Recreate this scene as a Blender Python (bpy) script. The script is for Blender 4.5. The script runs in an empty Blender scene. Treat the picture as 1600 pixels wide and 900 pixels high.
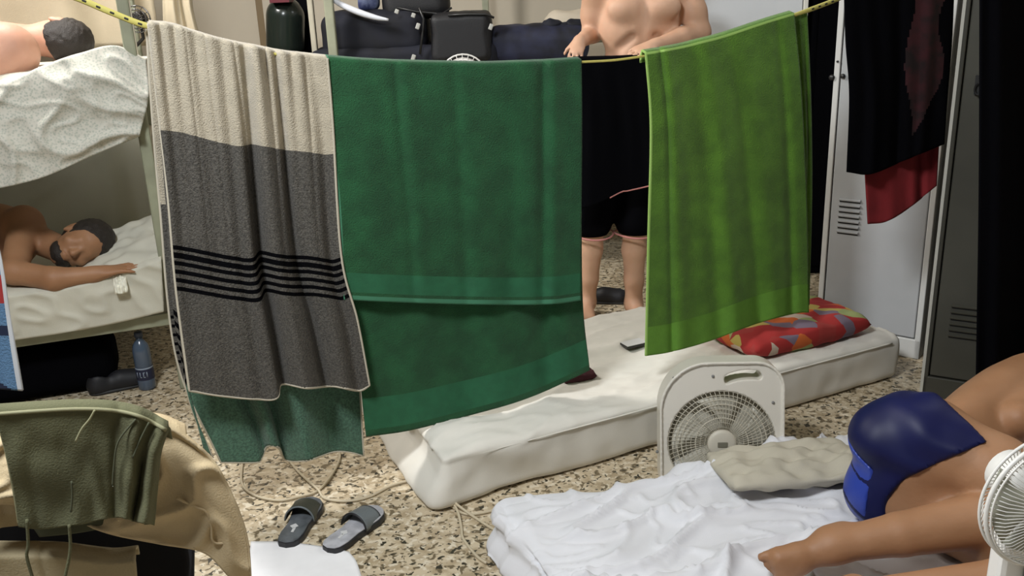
import bpy, bmesh, math, random
import numpy as np
from mathutils import Vector, Matrix, noise
random.seed(7)
S = bpy.context.scene
C = S.collection

# ------------------------------------------------------------------ camera
H = 1.45; TH = math.radians(18); RO = math.radians(2.3); FP = 1400.0
_ct, _st, _cr, _sr = math.cos(TH), math.sin(TH), math.cos(RO), math.sin(RO)
FW = np.array([0, _ct, -_st]); _u0 = np.array([0, _st, _ct]); _r0 = np.array([1.0, 0, 0])
RT = _r0*_cr - _u0*_sr; UP = _u0*_cr + _r0*_sr
CAM = np.array([0, 0, H])
cd = bpy.data.cameras.new('camera'); cam = bpy.data.objects.new('camera', cd); C.objects.link(cam)
cd.sensor_width = 36; cd.lens = FP/1600*36; cd.clip_start = 0.05
M = Matrix.Identity(4)
for i in range(3):
    M[i][0] = RT[i]; M[i][1] = UP[i]; M[i][2] = -FW[i]; M[i][3] = CAM[i]
cam.matrix_world = M
S.camera = cam

# ------------------------------------------------------------------ light
S.view_settings.view_transform = 'Standard'; S.view_settings.look = 'None'
S.view_settings.exposure = 0.0; S.view_settings.gamma = 1.0; S.view_settings.use_curve_mapping = False
w = bpy.data.worlds.new('world'); S.world = w; w.use_nodes = True
w.node_tree.nodes['Background'].inputs[0].default_value = (0.85, 0.92, 1.0, 1)
w.node_tree.nodes['Background'].inputs[1].default_value = 0.09
def area(name, loc, target, sx, sy, power, col):
    l = bpy.data.lights.new(name, 'AREA'); l.shape = 'RECTANGLE'; l.size = sx; l.size_y = sy
    l.energy = power; l.color = col
    o = bpy.data.objects.new(name, l); C.objects.link(o); o.location = loc
    o.rotation_euler = (Vector(target)-Vector(loc)).to_track_quat('-Z', 'Y').to_euler()
    return o
area('fill_light_left_far', (-2.1, 3.5, 2.8), (0.9, 3.8, 1.2), 0.6, 0.5, 74, (1.0, 0.98, 0.95))  # added fill lamp aimed at the standing person, no window there
area('window_light_near', (-1.0, 0.75, 2.95), (0.25, 2.5, 0.4), 0.6, 0.5, 86, (0.93, 0.97, 1.0))
area('rim_light_right', (2.0, 3.3, 2.8), (1.2, 2.2, 0.2), 0.5, 0.4, 14, (0.93, 0.97, 1.0))  # added rim lamp for the sleeper's back, source unseen

# ------------------------------------------------------------------ mapping helpers
def ray(px, py):
    return FW + (px-800)/FP*RT + (450-py)/FP*UP
def at_z(px, py, z=0.0):
    d = ray(px, py); return CAM + d*((z-H)/d[2])
def at_y(px, py, y):
    d = ray(px, py); return CAM + d*(y/d[1])
def at_c(px, py, zc):
    return CAM + ray(px, py)*zc
class Plane:
    def __init__(s, p, n): s.p = np.array(p, float); s.n = np.array(n, float); s.n /= np.linalg.norm(s.n)
    def hit(s, px, py, d=0.0):
        r = ray(px, py); p = s.p - s.n*d          # n points away from the viewer, d = towards the viewer
        return CAM + r*(np.dot(p-CAM, s.n)/np.dot(r, s.n))

# ------------------------------------------------------------------ materials
MATS = {}
def mat(name, col, rough=0.8, var=0.0, vscale=8.0, bump=0.0, bscale=200.0, sheen=0.0, metal=0.0, col2=None, spec=0.5, emit=None, detail=3.0, sss=0.0):
    if name in MATS: return MATS[name]
    m = bpy.data.materials.new(name); m.use_nodes = True; nt = m.node_tree; N = nt.nodes; L = nt.links
    b = N['Principled BSDF']
    b.inputs['Base Color'].default_value = (*col, 1); b.inputs['Roughness'].default_value = rough
    b.inputs['Metallic'].default_value = metal; b.inputs['Sheen Weight'].default_value = sheen
    b.inputs['Specular IOR Level'].default_value = spec
    if sss:
        b.inputs['Subsurface Weight'].default_value = sss; b.inputs['Subsurface Radius'].default_value = (1, .35, .2)
        b.inputs['Subsurface Scale'].default_value = 0.02
    tc = N.new('ShaderNodeTexCoord')
    if var or col2:
        n = N.new('ShaderNodeTexNoise'); n.inputs['Scale'].default_value = vscale; n.inputs['Detail'].default_value = detail
        L.new(tc.outputs['Object'], n.inputs['Vector'])
        r = N.new('ShaderNodeValToRGB'); L.new(n.outputs['Fac'], r.inputs['Fac'])
        c2 = col2 if col2 else tuple(c*(1+var) for c in col)
        c1 = col if col2 else tuple(c*(1-var) for c in col)
        r.color_ramp.elements[0].position = .35; r.color_ramp.elements[1].position = .65
        r.color_ramp.elements[0].color = (*c1, 1); r.color_ramp.elements[1].color = (*c2, 1)
        L.new(r.outputs['Color'], b.inputs['Base Color'])
    if bump:
        n2 = N.new('ShaderNodeTexNoise'); n2.inputs['Scale'].default_value = bscale; n2.inputs['Detail'].default_value = 2
        L.new(tc.outputs['Object'], n2.inputs['Vector'])
        bp = N.new('ShaderNodeBump'); bp.inputs['Strength'].default_value = bump; bp.inputs['Distance'].default_value = 0.004
        L.new(n2.outputs['Fac'], bp.inputs['Height']); L.new(bp.outputs['Normal'], b.inputs['Normal'])
    MATS[name] = m
    return m

def floor_mat():
    m = bpy.data.materials.new('terrazzo'); m.use_nodes = True; nt = m.node_tree; N = nt.nodes; L = nt.links
    b = N['Principled BSDF']; b.inputs['Roughness'].default_value = .45
    tc = N.new('ShaderNodeTexCoord')
    def nz(scale, detail, lo, hi, dist=0.6, off=0):
        mp = N.new('ShaderNodeMapping'); mp.inputs['Location'].default_value = (off, off*1.7, 0); mp.inputs['Rotation'].default_value = (0, 0, .5+off)
        mp.inputs['Scale'].default_value = (1, 1.15, 1)
        L.new(tc.outputs['Object'], mp.inputs['Vector'])
        n = N.new('ShaderNodeTexNoise'); n.inputs['Scale'].default_value = scale; n.inputs['Detail'].default_value = detail; n.inputs['Distortion'].default_value = dist
        L.new(mp.outputs['Vector'], n.inputs['Vector'])
        r = N.new('ShaderNodeMapRange'); r.inputs[1].default_value = lo; r.inputs[2].default_value = hi; L.new(n.outputs['Fac'], r.inputs[0]); return r.outputs[0]
    def mix(f, a, bb):
        x = N.new('ShaderNodeMixRGB'); L.new(f, x.inputs[0])
        for i, v in ((1, a), (2, bb)):
            if isinstance(v, tuple): x.inputs[i].default_value = (*v, 1)
            else: L.new(v, x.inputs[i])
        return x.outputs[0]
    c = mix(nz(20, 3, .42, .62, .3), (.60, .50, .35), (.42, .33, .21))
    c = mix(nz(44, 2, .53, .62, .3, 3.1), c, (.70, .62, .48))
    c = mix(nz(40, 2.5, .56, .61, .4, 7.7), c, (.17, .13, .075))
    c = mix(nz(46, 2, .60, .64, .5, 11.2), c, (.04, .035, .022))
    L.new(c, b.inputs['Base Color'])
    return m

def skin(name, c1, c2): return mat(name, c1, .58, col2=c2, vscale=6, bump=.15, bscale=90, sss=.12)
SK_R = skin('skin_tanned', (.33, .165, .08), (.40, .21, .11))
SK_M = skin('skin_fair', (.58, .34, .22), (.66, .40, .27))
SK_U = skin('skin_pink', (.52, .27, .18), (.60, .33, .23))
SK_L = skin('skin_brown', (.32, .155, .075), (.38, .195, .10))
HAIR = mat('hair_dark', (.02, .014, .01), .6, bump=.8, bscale=350)
NAIL = mat('nail', (.75, .55, .45), .35)
WHITE_SHEET = mat('sheet_white', (.74, .74, .77), .9, var=.02, vscale=5, bump=.15, bscale=500, sheen=.1)
CREAM_SHEET = mat('sheet_cream', (.74, .71, .64), .9, var=.04, vscale=4, bump=.15, bscale=500)
METAL_GREEN = mat('painted_metal_green', (.30, .31, .22), .45, var=.12, vscale=10)
METAL_BEIGE = mat('painted_metal_beige', (.50, .46, .36), .45, var=.08, vscale=10)
LOCKER = mat('locker_paint', (.42, .43, .44), .38, var=.05, vscale=4)
LOCKER_SHADED = mat('locker_paint_shaded', (.06, .058, .046), .42, var=.15, vscale=3)  # shaded version of the locker paint, shade put into the colour
BLACK = mat('black_cloth', (.003, .003, .004), 1.0, spec=.02)
PLASTIC_W = mat('plastic_white', (.80, .79, .76), .4)
CORD = mat('cord_beige', (.56, .48, .34), .5)
DARKMETAL = mat('dark_metal', (.05, .05, .05), .4, metal=.7)

# ------------------------------------------------------------------ object helpers
def obj(name, verts, faces, m, parent=None, smooth=True, mids=None, mats=None):
    me = bpy.data.meshes.new(name)
    me.from_pydata([tuple(map(float, v)) for v in verts], [], [tuple(int(i) for i in f) for f in faces])
    for mm in (mats or [m]): me.materials.append(mm)
    if mids is not None: me.polygons.foreach_set('material_index', np.array(mids, dtype=np.int32))
    if smooth: me.polygons.foreach_set('use_smooth', [True]*len(me.polygons))
    me.update()
    o = bpy.data.objects.new(name, me); C.objects.link(o)
    if parent is not None:
        o.parent = parent
        if parent.matrix_world != Matrix.Identity(4): o.matrix_parent_inverse = parent.matrix_world.inverted()
    return o
def bm_obj(name, bm, m, parent=None, smooth=True):
    me = bpy.data.meshes.new(name); bm.to_mesh(me); bm.free(); me.materials.append(m)
    if smooth: me.polygons.foreach_set('use_smooth', [True]*len(me.polygons))
    o = bpy.data.objects.new(name, me); C.objects.link(o)
    if parent is not None:
        o.parent = parent
        o.matrix_parent_inverse = parent.matrix_world.inverted()
    return o
def thing(name, label, cat, loc=(0, 0, 0), group=None):
    o = bpy.data.objects.new(name, None); C.objects.link(o); o.empty_display_size = .1
    o.location = loc; o.matrix_world = Matrix.Translation(loc)
    o['label'] = label; o['category'] = cat
    if group: o['group'] = group
    return o
def tag(o, label, cat, group=None):
    o['label'] = label; o['category'] = cat
    if group: o['group'] = group
    return o
def struct(o): o['kind'] = 'structure'; return o
def solid(o, t, off=0.0, sub=0):
    if sub:
        s = o.modifiers.new('sub', 'SUBSURF'); s.levels = sub; s.render_levels = sub
    m = o.modifiers.new('solid', 'SOLIDIFY'); m.thickness = t; m.offset = off; return o
def bevel(o, wdt, seg=2):
    b = o.modifiers.new('bevel', 'BEVEL'); b.width = wdt; b.segments = seg; b.limit_method = 'ANGLE'; b.angle_limit = .6; return o
def frame3(x, y, z):   # columns = axes
    return np.array([x, y, z], float).T
def box_vf(c, s, R=None):
    R = np.eye(3) if R is None else R
    v = [np.array(c)+R@np.array([(i*2-1)*s[0]/2, (j*2-1)*s[1]/2, (k*2-1)*s[2]/2]) for i in (0, 1) for j in (0, 1) for k in (0, 1)]
    f = [(0, 1, 3, 2), (4, 6, 7, 5), (0, 4, 5, 1), (2, 3, 7, 6), (0, 2, 6, 4), (1, 5, 7, 3)]
    return v, f
class MB:
    def __init__(s): s.v = []; s.f = []; s.m = []
    def add(s, v, f, mi=0):
        o = len(s.v); s.v += list(v); s.f += [tuple(i+o for i in q) for q in f]; s.m += [mi]*len(f); return s
    def box(s, c, sz, R=None, mi=0): return s.add(*box_vf(c, sz, R), mi)
    def tube(s, pts, r, n=8, closed=False, mi=0, ell=1.0):
        return s.add(*tube_vf(pts, r, n, closed, ell), mi)
    def build(s, name, m, parent=None, smooth=True, mats=None): return obj(name, s.v, s.f, m, parent, smooth, s.m if mats else None, mats)
def catmull(pts, n=8, closed=False):
    P = [np.array(p, float) for p in pts]; out = []
    k = len(P); rng = range(k if closed else k-1)
    for i in rng:
        p0 = P[(i-1) % k] if closed or i > 0 else P[0]*2-P[1]
        p1 = P[i]; p2 = P[(i+1) % k]
        p3 = P[(i+2) % k] if closed or i+2 < k else P[-1]*2-P[-2]
        for j in range(n):
            t = j/n
            out.append(.5*((2*p1)+(-p0+p2)*t+(2*p0-5*p1+4*p2-p3)*t*t+(-p0+3*p1-3*p2+p3)*t**3))
    if not closed: out.append(P[-1])
    return out
def tube_vf(pts, r, n=8, closed=False, ell=1.0):
    P = [np.array(p, float) for p in pts]; k = len(P); v = []; f = []
    rr = r if hasattr(r, '__len__') else [r]*k
    up = None
    for i in range(k):
        if closed: t = P[(i+1) % k]-P[i-1]
        else: t = P[min(i+1, k-1)]-P[max(i-1, 0)]
        t = t/(np.linalg.norm(t)+1e-9)
        if up is None:
            up = np.array([0, 0, 1.0]) if abs(t[2]) < .9 else np.array([1.0, 0, 0])
        a = up-t*np.dot(up, t); a /= np.linalg.norm(a)+1e-9; up = a; b = np.cross(t, a)
        for j in range(n):
            th = 2*math.pi*j/n; v.append(P[i]+rr[i]*(math.cos(th)*a+ell*math.sin(th)*b))
    for i in range(k if closed else k-1):
        for j in range(n):
            a0 = i*n+j; a1 = i*n+(j+1) % n; b0 = ((i+1) % k)*n+j; b1 = ((i+1) % k)*n+(j+1) % n
            f.append((a0, a1, b1, b0))
    if not closed:
        f.append(tuple(range(n-1, -1, -1))); f.append(tuple((k-1)*n+j for j in range(n)))
    return v, f
def lathe_vf(prof, c, axis=(0, 0, 1), n=32):
    z = np.array(axis, float); z /= np.linalg.norm(z)
    a = np.cross(z, [0, 0, 1.0]) if abs(z[2]) < .9 else np.array([1.0, 0, 0]); a /= np.linalg.norm(a); b = np.cross(z, a)
    v = []; f = []
    for (r, h) in prof:
        for j in range(n):
            t = 2*math.pi*j/n; v.append(np.array(c)+z*h+max(r, 1e-5)*(math.cos(t)*a+math.sin(t)*b))
    for i in range(len(prof)-1):
        for j in range(n):
            f.append((i*n+j, i*n+(j+1) % n, (i+1)*n+(j+1) % n, (i+1)*n+j))
    return v, f
def nz(x, y, z=0.0, s=1.0): return noise.noise(Vector((x*s, y*s, z*s)))
def ridge(x, y, z, s):
    return 1-abs(noise.noise(Vector((x*s, y*s, z*s))))*2.2

# ---- SDF sculpting: smooth union of round cones and ellipsoids, meshed by surface nets
class SDF:
    def __init__(s): s.p = []
    def cone(s, a, b, ra, rb=None, k=.03, sub=False):
        s.p.append(('c', np.array(a, float), np.array(b, float), ra, ra if rb is None else rb, k, sub)); return s
    def chain(s, pts, rs, k=.03):
        for i in range(len(pts)-1): s.cone(pts[i], pts[i+1], rs[i], rs[i+1], k)
        return s
    def ell(s, c, r, R=None, k=.03, sub=False):
        s.p.append(('e', np.array(c, float), np.array(r, float), np.eye(3) if R is None else np.array(R, float), 0, k, sub)); return s
    def box(s, c, h, rad, R=None, k=.01, sub=False):
        s.p.append(('b', np.array(c, float), np.array(h, float), np.eye(3) if R is None else np.array(R, float), rad, k, sub)); return s
    def prism(s, fn, bounds, k=.005, sub=False):
        s.p.append(('f', fn, np.array(bounds[0], float), np.array(bounds[1], float), 0, k, sub)); return s
    def bounds(s, q):
        if q[0] == 'c':
            return np.minimum(q[1]-q[3], q[2]-q[4]), np.maximum(q[1]+q[3], q[2]+q[4])
        if q[0] == 'f': return q[2], q[3]
        r = (max(q[2]) if q[0] == 'e' else np.linalg.norm(q[2]))
        return q[1]-r, q[1]+r
    def field(s, h, inflate=0.0, lo=None, hi=None):
        if lo is None:
            B = [s.bounds(q) for q in s.p if not q[6]]
            lo = np.min([b[0] for b in B], 0)-inflate-3*h; hi = np.max([b[1] for b in B], 0)+inflate+3*h
        n = np.ceil((hi-lo)/h).astype(int)+1
        F = np.full(n, .12, np.float32)
        ax = [lo[i]+h*np.arange(n[i]) for i in range(3)]
        for q in s.p:
            b0, b1 = s.bounds(q); mg = q[5]+inflate+3*h+.01
            i0 = np.clip(np.floor((b0-mg-lo)/h).astype(int), 0, n); i1 = np.clip(np.ceil((b1+mg-lo)/h).astype(int)+1, 0, n)
            if (i1 <= i0).any(): continue
            X, Y, Z = np.meshgrid(*[ax[i][i0[i]:i1[i]] for i in range(3)], indexing='ij')
            P = np.stack([X, Y, Z], -1).astype(np.float32)
            if q[0] == 'c':
                a, b, ra, rb = q[1], q[2], q[3], q[4]; ab = b-a; t = np.clip(((P-a)@ab)/(ab@ab+1e-12), 0, 1)
                d = np.linalg.norm(P-a-t[..., None]*ab, axis=-1)-(ra+(rb-ra)*t)
            elif q[0] == 'e':
                L = (P-q[1])@q[3]; k0 = np.linalg.norm(L/q[2], axis=-1); k1 = np.linalg.norm(L/q[2]**2, axis=-1); d = k0*(k0-1)/(k1+1e-9)
            elif q[0] == 'b':
                L = np.abs((P-q[1])@q[3])-q[2]+q[4]; d = np.linalg.norm(np.maximum(L, 0), axis=-1)+np.minimum(L.max(-1), 0)-q[4]
            else: d = q[1](P)
            A = F[i0[0]:i1[0], i0[1]:i1[1], i0[2]:i1[2]]; k = q[5]
            if q[6]:
                hh = np.maximum(k-np.abs(A+d), 0)/k; F[i0[0]:i1[0], i0[1]:i1[1], i0[2]:i1[2]] = np.maximum(A, -d)+hh*hh*k/4
            else:
                hh = np.maximum(k-np.abs(A-d), 0)/k; F[i0[0]:i1[0], i0[1]:i1[1], i0[2]:i1[2]] = np.minimum(A, d)-hh*hh*k/4
        return F-inflate, lo, h, ax
def nets(F, lo, h):
    F = np.pad(F, 1, constant_values=.1); lo = np.array(lo)-h
    I = F < 0
    n = F.shape
    c = np.zeros((n[0]-1, n[1]-1, n[2]-1, 3), np.float32); cnt = np.zeros(c.shape[:3], np.float32)
    sl = lambda o, d: tuple(slice(o[i], n[i]-1+o[i]) for i in range(3))
    for axd in range(3):
        o1 = [i for i in range(3) if i != axd]
        for u in (0, 1):
            for v in (0, 1):
                a = [0, 0, 0]; a[o1[0]] = u; a[o1[1]] = v; b = list(a); b[axd] = 1
                fa = F[sl(a, 0)]; fb = F[sl(b, 0)]; cr = (fa < 0) != (fb < 0)
                t = np.where(cr, fa/(fa-fb+1e-12), 0)
                for i in range(3):
                    c[..., i] += np.where(cr, (t if i == axd else a[i]), 0)
                cnt += cr
    act = cnt > 0; idx = -np.ones(act.shape, np.int64); ii = np.argwhere(act); idx[act] = np.arange(len(ii))
    V = lo+(ii+c[act]/cnt[act][:, None])*h
    faces = []
    for axd in range(3):
        u, v = [(1, 2), (2, 0), (0, 1)][axd]
        a = [slice(1, -1)]*3; a[axd] = slice(0, n[axd]-1); b = list(a); b[axd] = slice(1, n[axd])
        ia = I[tuple(a)]; ib = I[tuple(b)]; e = np.argwhere(ia != ib)
        if not len(e): continue
        base = e.copy(); base[:, [i for i in range(3) if i != axd]] += 1
        flip = ib[tuple(e.T)]
        q = []
        for (du, dv) in ((0, 0), (-1, 0), (-1, -1), (0, -1)):
            k = base.copy(); k[:, u] += du; k[:, v] += dv; q.append(idx[tuple(k.T)])
        q = np.stack(q, 1); q[flip] = q[flip][:, ::-1]
        faces.append(q)
    return V, np.concatenate(faces)
def sdf_obj(name, sd, h, m, parent=None, inflate=0.0, cuts=(), smooth=0, post=None, fn=None):
    F, lo, h, ax = sd.field(h, inflate)
    X = Y = Z = None
    if cuts or fn:
        G = np.stack(np.meshgrid(*ax, indexing='ij'), -1)
        for (p, nrm) in cuts:
            nrm = np.array(nrm, float); nrm /= np.linalg.norm(nrm)
            F = np.maximum(F, (G-np.array(p))@nrm)
        if fn: F = fn(F, G)
    V, Q = nets(F, lo, h)
    if post is not None: V = np.array([post(v) for v in V])
    o = obj(name, V, Q, m, parent)
    if smooth:
        s = o.modifiers.new('smooth', 'SMOOTH'); s.factor = .5; s.iterations = smooth
    return o

# ---- cloth: a Coons patch of outline points, carried onto a plane, with folds
def resample(pts, n):
    P = np.array(catmull([(p[0], p[1]) for p in pts], 12) if len(pts) > 2 else pts, float)
    d = np.r_[0, np.cumsum(np.linalg.norm(np.diff(P, axis=0), axis=1))]; t = np.linspace(0, d[-1], n)
    return np.stack([np.interp(t, d, P[:, 0]), np.interp(t, d, P[:, 1])], 1)
def coons(top, bot, left, right, nu, nv):
    T, B, L, R = resample(top, nu), resample(bot, nu), resample(left, nv), resample(right, nv)
    u = np.linspace(0, 1, nu)[None, :, None]; v = np.linspace(0, 1, nv)[:, None, None]
    g = (1-v)*T[None]+v*B[None]+(1-u)*L[:, None]+u*R[:, None]-((1-u)*(1-v)*T[0]+u*(1-v)*T[-1]+(1-u)*v*B[0]+u*v*B[-1])
    return g
def foldf(folds, seed=0, na=.006, ns=(7, 2)):
    def f(u, v):
        s = na*noise.noise(Vector((u*ns[0]+seed, v*ns[1], seed)))*min(1, v*3+.2)
        for (u0, u1, wd, a0, a1) in folds:
            c = u0+(u1-u0)*v; s += (a0+(a1-a0)*v)*math.exp(-((u-c)/wd)**2)
        return s
    return f
def cloth(name, g, plane, off, fold, m, parent=None, th=.005, over=None, mats=None, midf=None, both=False):
    """over: number of rows that run back over the top edge and down behind by that many rows * step"""
    nv, nu = g.shape[:2]; V = []
    rows = []
    for j in range(nv):
        rows.append([plane.hit(g[j, i, 0], g[j, i, 1], off+fold(i/(nu-1), j/(nv-1))) for i in range(nu)])
    pre = []
    if over:
        k, drop, back = over       # rows, drop, depth behind
        for q in range(k, 0, -1):
            t = q/k
            pre.append([rows[0][i]+plane.n*(back*math.sin(min(t*2, 1)*math.pi/2))+np.array([0, 0, (.006 if t < .3 else 0)-drop*max(0, t-.25)/.75]) for i in range(nu)])
    allr = pre+rows; mids = []
    V = [p for r in allr for p in r]; F = []
    for j in range(len(allr)-1):
        for i in range(nu-1):
            F.append((j*nu+i, (j+1)*nu+i, (j+1)*nu+i+1, j*nu+i+1))
            if midf: mids.append(midf((i+.5)/(nu-1), (j+.5-len(pre))/(nv-1)))
    o = obj(name, V, F, m, parent, mids=mids if midf else None, mats=mats)
    solid(o, th, 0)
    return o, rows
def softbox(name, O, ex, ey, size, r, res, m, parent=None, disp=None):
    """cloth-covered slab; local axes ex, ey (horizontal) and z; O = floor corner"""
    sx, sy, sz = size; ex = np.array([ex[0], ex[1], 0.]); ey = np.array([ey[0], ey[1], 0.])
    hx, hy, hz = sx/2, sy/2, sz/2
    def lin(hh, rr):
        n = max(2, int((2*hh)/rr)); return np.linspace(-hh, hh, n+1)
    idx = {}; V = []; F = []
    xs, ys, zs = lin(hx, res), lin(hy, res), lin(hz, res)
    def vid(p):
        k = tuple(np.round(p, 5))
        if k not in idx:
            idx[k] = len(V)
            q = np.array(p); inner = np.array([max(hx-r, .001), max(hy-r, .001), max(hz-r, .001)])
            c = np.clip(q, -inner, inner); d = q-c; L = np.linalg.norm(d)
            if L > 1e-9: n = d/L; q = c+n*r if L > 1e-6 else q
            else: n = np.array([0, 0, 1.])
            if disp: q = q+disp(q+np.array([hx, hy, hz]), n)
            V.append(np.array(O)+ex*(q[0]+hx)+ey*(q[1]+hy)+np.array([0, 0, q[2]+hz]))
        return idx[k]
    for (A, B, axs, flip) in ((xs, ys, (0, 1, 2), 0), (xs, zs, (0, 2, 1), 1), (ys, zs, (1, 2, 0), 0)):
        hh = (hx, hy, hz)[axs[2]]
        for sgn in (-1, 1):
            for i in range(len(A)-1):
                for j in range(len(B)-1):
                    q = []
                    for (a, b) in ((i, j), (i+1, j), (i+1, j+1), (i, j+1)):
                        p = [0, 0, 0]; p[axs[0]] = A[a]; p[axs[1]] = B[b]; p[axs[2]] = sgn*hh; q.append(vid(p))
                    if (sgn < 0) != bool(flip): q = q[::-1]
                    F.append(q)
    o = obj(name, V, F, m, parent)
    bm = bmesh.new(); bm.from_mesh(o.data); bmesh.ops.recalc_face_normals(bm, faces=bm.faces); bm.to_mesh(o.data); bm.free()
    return o
def pillow_vf(c, R, lx, ly, h, n=40, wr=.004, seed=0, pinch=.12):
    V = []; F = []
    for s in (1, -1):
        for i in range(n+1):
            for j in range(n+1):
                u = -1+2*i/n; v = -1+2*j/n
                e = max(0, (1-u**6))**.5*max(0, (1-v**6))**.5
                x = u*lx/2*(1-pinch*(v*v)*(.5)*(abs(u))); y = v*ly/2*(1-pinch*(u*u)*.5)
                z = s*h/2*e**.8*(1-.25*(u*u+v*v)/2)+wr*nz(u*3+seed, v*3, s, 1.3)*e
                V.append(np.array(c)+np.array(R)@np.array([x, y, z]))
    m = (n+1)**2
    for s in (0, 1):
        for i in range(n):
            for j in range(n):
                a = s*m+i*(n+1)+j; q = (a, a+n+1, a+n+2, a+1)
                F.append(q if s == 0 else q[::-1])
    # weld the rim
    rim = [i*(n+1)+j for i in range(n+1) for j in range(n+1) if i in (0, n) or j in (0, n)]
    mp = {m+k: k for k in rim}
    F = [tuple(mp.get(i, i) for i in f) for f in F]
    return V, F
def rotz(a): c, s = math.cos(a), math.sin(a); return np.array([[c, -s, 0], [s, c, 0], [0, 0, 1.]])
def rotx(a): c, s = math.cos(a), math.sin(a); return np.array([[1, 0, 0], [0, c, -s], [0, s, c]])
def roty(a): c, s = math.cos(a), math.sin(a); return np.array([[c, 0, s], [0, 1, 0], [-s, 0, c]])
def N(v): v = np.array(v, float); return v/np.linalg.norm(v)

# ================================================================== the room
FLOOR = floor_mat()
WALL = mat('wall_paint', (.56, .50, .40), .9, var=.05, vscale=2, bump=.1, bscale=40)
X0, X1, Y0, Y1, ZC = -4.3, 2.7, -1.2, 5.9, 3.1
def slab(name, x0, x1, y0, y1, z0, z1, m):
    return struct(MB().box(((x0+x1)/2, (y0+y1)/2, (z0+z1)/2), (x1-x0, y1-y0, z1-z0)).build(name, m, smooth=False))
slab('floor', X0-.1, X1+.1, Y0, Y1+.1, -.1, 0, FLOOR)
slab('wall_back', X0-.1, X1+.1, Y1, Y1+.1, 0, ZC, WALL)
slab('wall_left', X0-.1, X0, Y0, Y1, 0, ZC, WALL)
slab('wall_right', X1, X1+.1, Y0, Y1, 0, ZC, WALL)
slab('ceiling', X0-.1, X1+.1, Y0, Y1+.1, ZC, ZC+.1, WALL)
TRIM = mat('trim_brown', (.20, .14, .07), .6); TRIMB = mat('trim_beige', (.50, .45, .36), .6)
p = at_y(407, 40, 5.82)
slab('trim_1', p[0]-.025, p[0]+.02, 5.86, 5.9, 0, ZC, TRIM)
slab('trim_2', p[0]+.02, p[0]+.10, 5.85, 5.9, 0, ZC, TRIMB)

# ================================================================== clothesline and the towels on it
LP = Plane((-.853, 2.305, 0), (-.362, .932, 0))
ROPE_PX = [(60, -22), (120, -3), (175, 20), (228, 40), (262, 42), (300, 54), (350, 69), (400, 78), (440, 86), (512, 94), (570, 99), (640, 102), (760, 104), (850, 101), (908, 97), (960, 94), (1010, 87), (1060, 78), (1130, 60), (1200, 36), (1240, 24), (1290, 6), (1340, -14)]
YEL = mat('rope_yellow', (.55, .49, .13), .6); YBLK = mat('rope_mark_black', (.02, .02, .02), .6)
rp = catmull([LP.hit(x, y) for x, y in ROPE_PX], 10)
rr_ = [float(np.interp(i/10, [0, 3, 4.5, 19, 20.5, 23], [.0075, .0075, .0035, .0035, .0075, .0075])) for i in range(len(rp))]
b = MB(); b.tube(rp, rr_, 8, ell=.35)
rope = tag(b.build('clothesline', YEL), 'yellow flat webbing clothesline with dark holes, carrying the towels', 'clothesline')
b = MB(); acc = 0
for i in range(1, len(rp)):
    acc += np.linalg.norm(rp[i]-rp[i-1])
    if acc > .026 and (i < 32 or i > 205):
        acc = 0; t = N(rp[i]-rp[i-1]); z = np.cross(t, LP.n); z = N(z)
        R = frame3(t, LP.n, z); b.box(rp[i]-LP.n*.0026, (.010, .0022, .0045), R)
bevel(b.build('webbing_hole', YBLK, rope, smooth=False), .001)['kind'] = 'stuff'

def rope_px(x): 
    xs = [q[0] for q in ROPE_PX]; ys = [q[1] for q in ROPE_PX]; return float(np.interp(x, xs, ys))
def top_edge(x0, x1, dy=-3, n=9): return [(x, rope_px(x)+dy) for x in np.linspace(x0, x1, n)]

def hem_tube(name, rows, m, parent, r=.004, sides='lbr', dv=-.003):
    P = []
    if 'l' in sides: P += [row[0] for row in rows]
    if 'b' in sides: P += list(rows[-1])
    if 'r' in sides: P += [row[-1] for row in rows[::-1]]
    return MB().tube(P[::2]+[P[-1]], r, 6).build(name, m, parent)

# striped beach towel
T_CREAM = mat('terry_cream', (.45, .395, .30), .95, var=.07, vscale=25, bump=.8, bscale=260, sheen=.3)
T_GREY = mat('terry_charcoal', (.085, .078, .067), .95, var=.38, vscale=190, bump=.9, bscale=260, sheen=.05)
T_BLACK = mat('terry_black', (.003, .003, .004), .95, spec=.05, bump=.8, bscale=260)
T_HEM = mat('towel_hem', (.55, .50, .40), .9)
T_SAGE = mat('terry_sage', (.065, .145, .095), .95, var=.30, vscale=160, bump=.8, bscale=260, sheen=.2)
tow = thing('beach_towel', 'long cream and charcoal towel with thin black stripes, leftmost on the clothesline', 'towel', tuple(LP.hit(380, 75)))
g = coons(top_edge(232, 511), [(296, 610), (345, 618), (400, 623), (432, 622), (440, 600), (480, 606), (520, 603), (560, 610), (577, 602)],
          [(232, 37), (245, 150), (262, 300), (275, 450), (296, 610)], [(511, 91), (520, 200), (533, 400), (558, 500), (577, 602)], 170, 260)
def midf(u, v):
    if v < .29+.03*(1-u)*0+.0: return 0
    if v < 0: return 0
    for k in range(6):
        c = .607+k*.0225
        if abs(v-c) < .0062: return 2
    return 1
F1 = foldf([(.44, .46, .035, .016, .012), (.53, .545, .026, -.020, -.040), (.60, .66, .05, .016, .045), (.70, .765, .024, -.020, -.036), (.80, .86, .05, .010, .026), (.92, .94, .03, -.010, -.006),
            (.10, .14, .10, .004, .008), (.28, .30, .08, -.004, -.012), (.36, .33, .10, .006, .012), (.20, .22, .012, -.006, 0), (.32, .34, .014, -.008, 0), (.48, .50, .012, -.008, 0), (.66, .68, .012, -.010, 0), (.87, .88, .014, -.008, 0)], 3)
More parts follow.
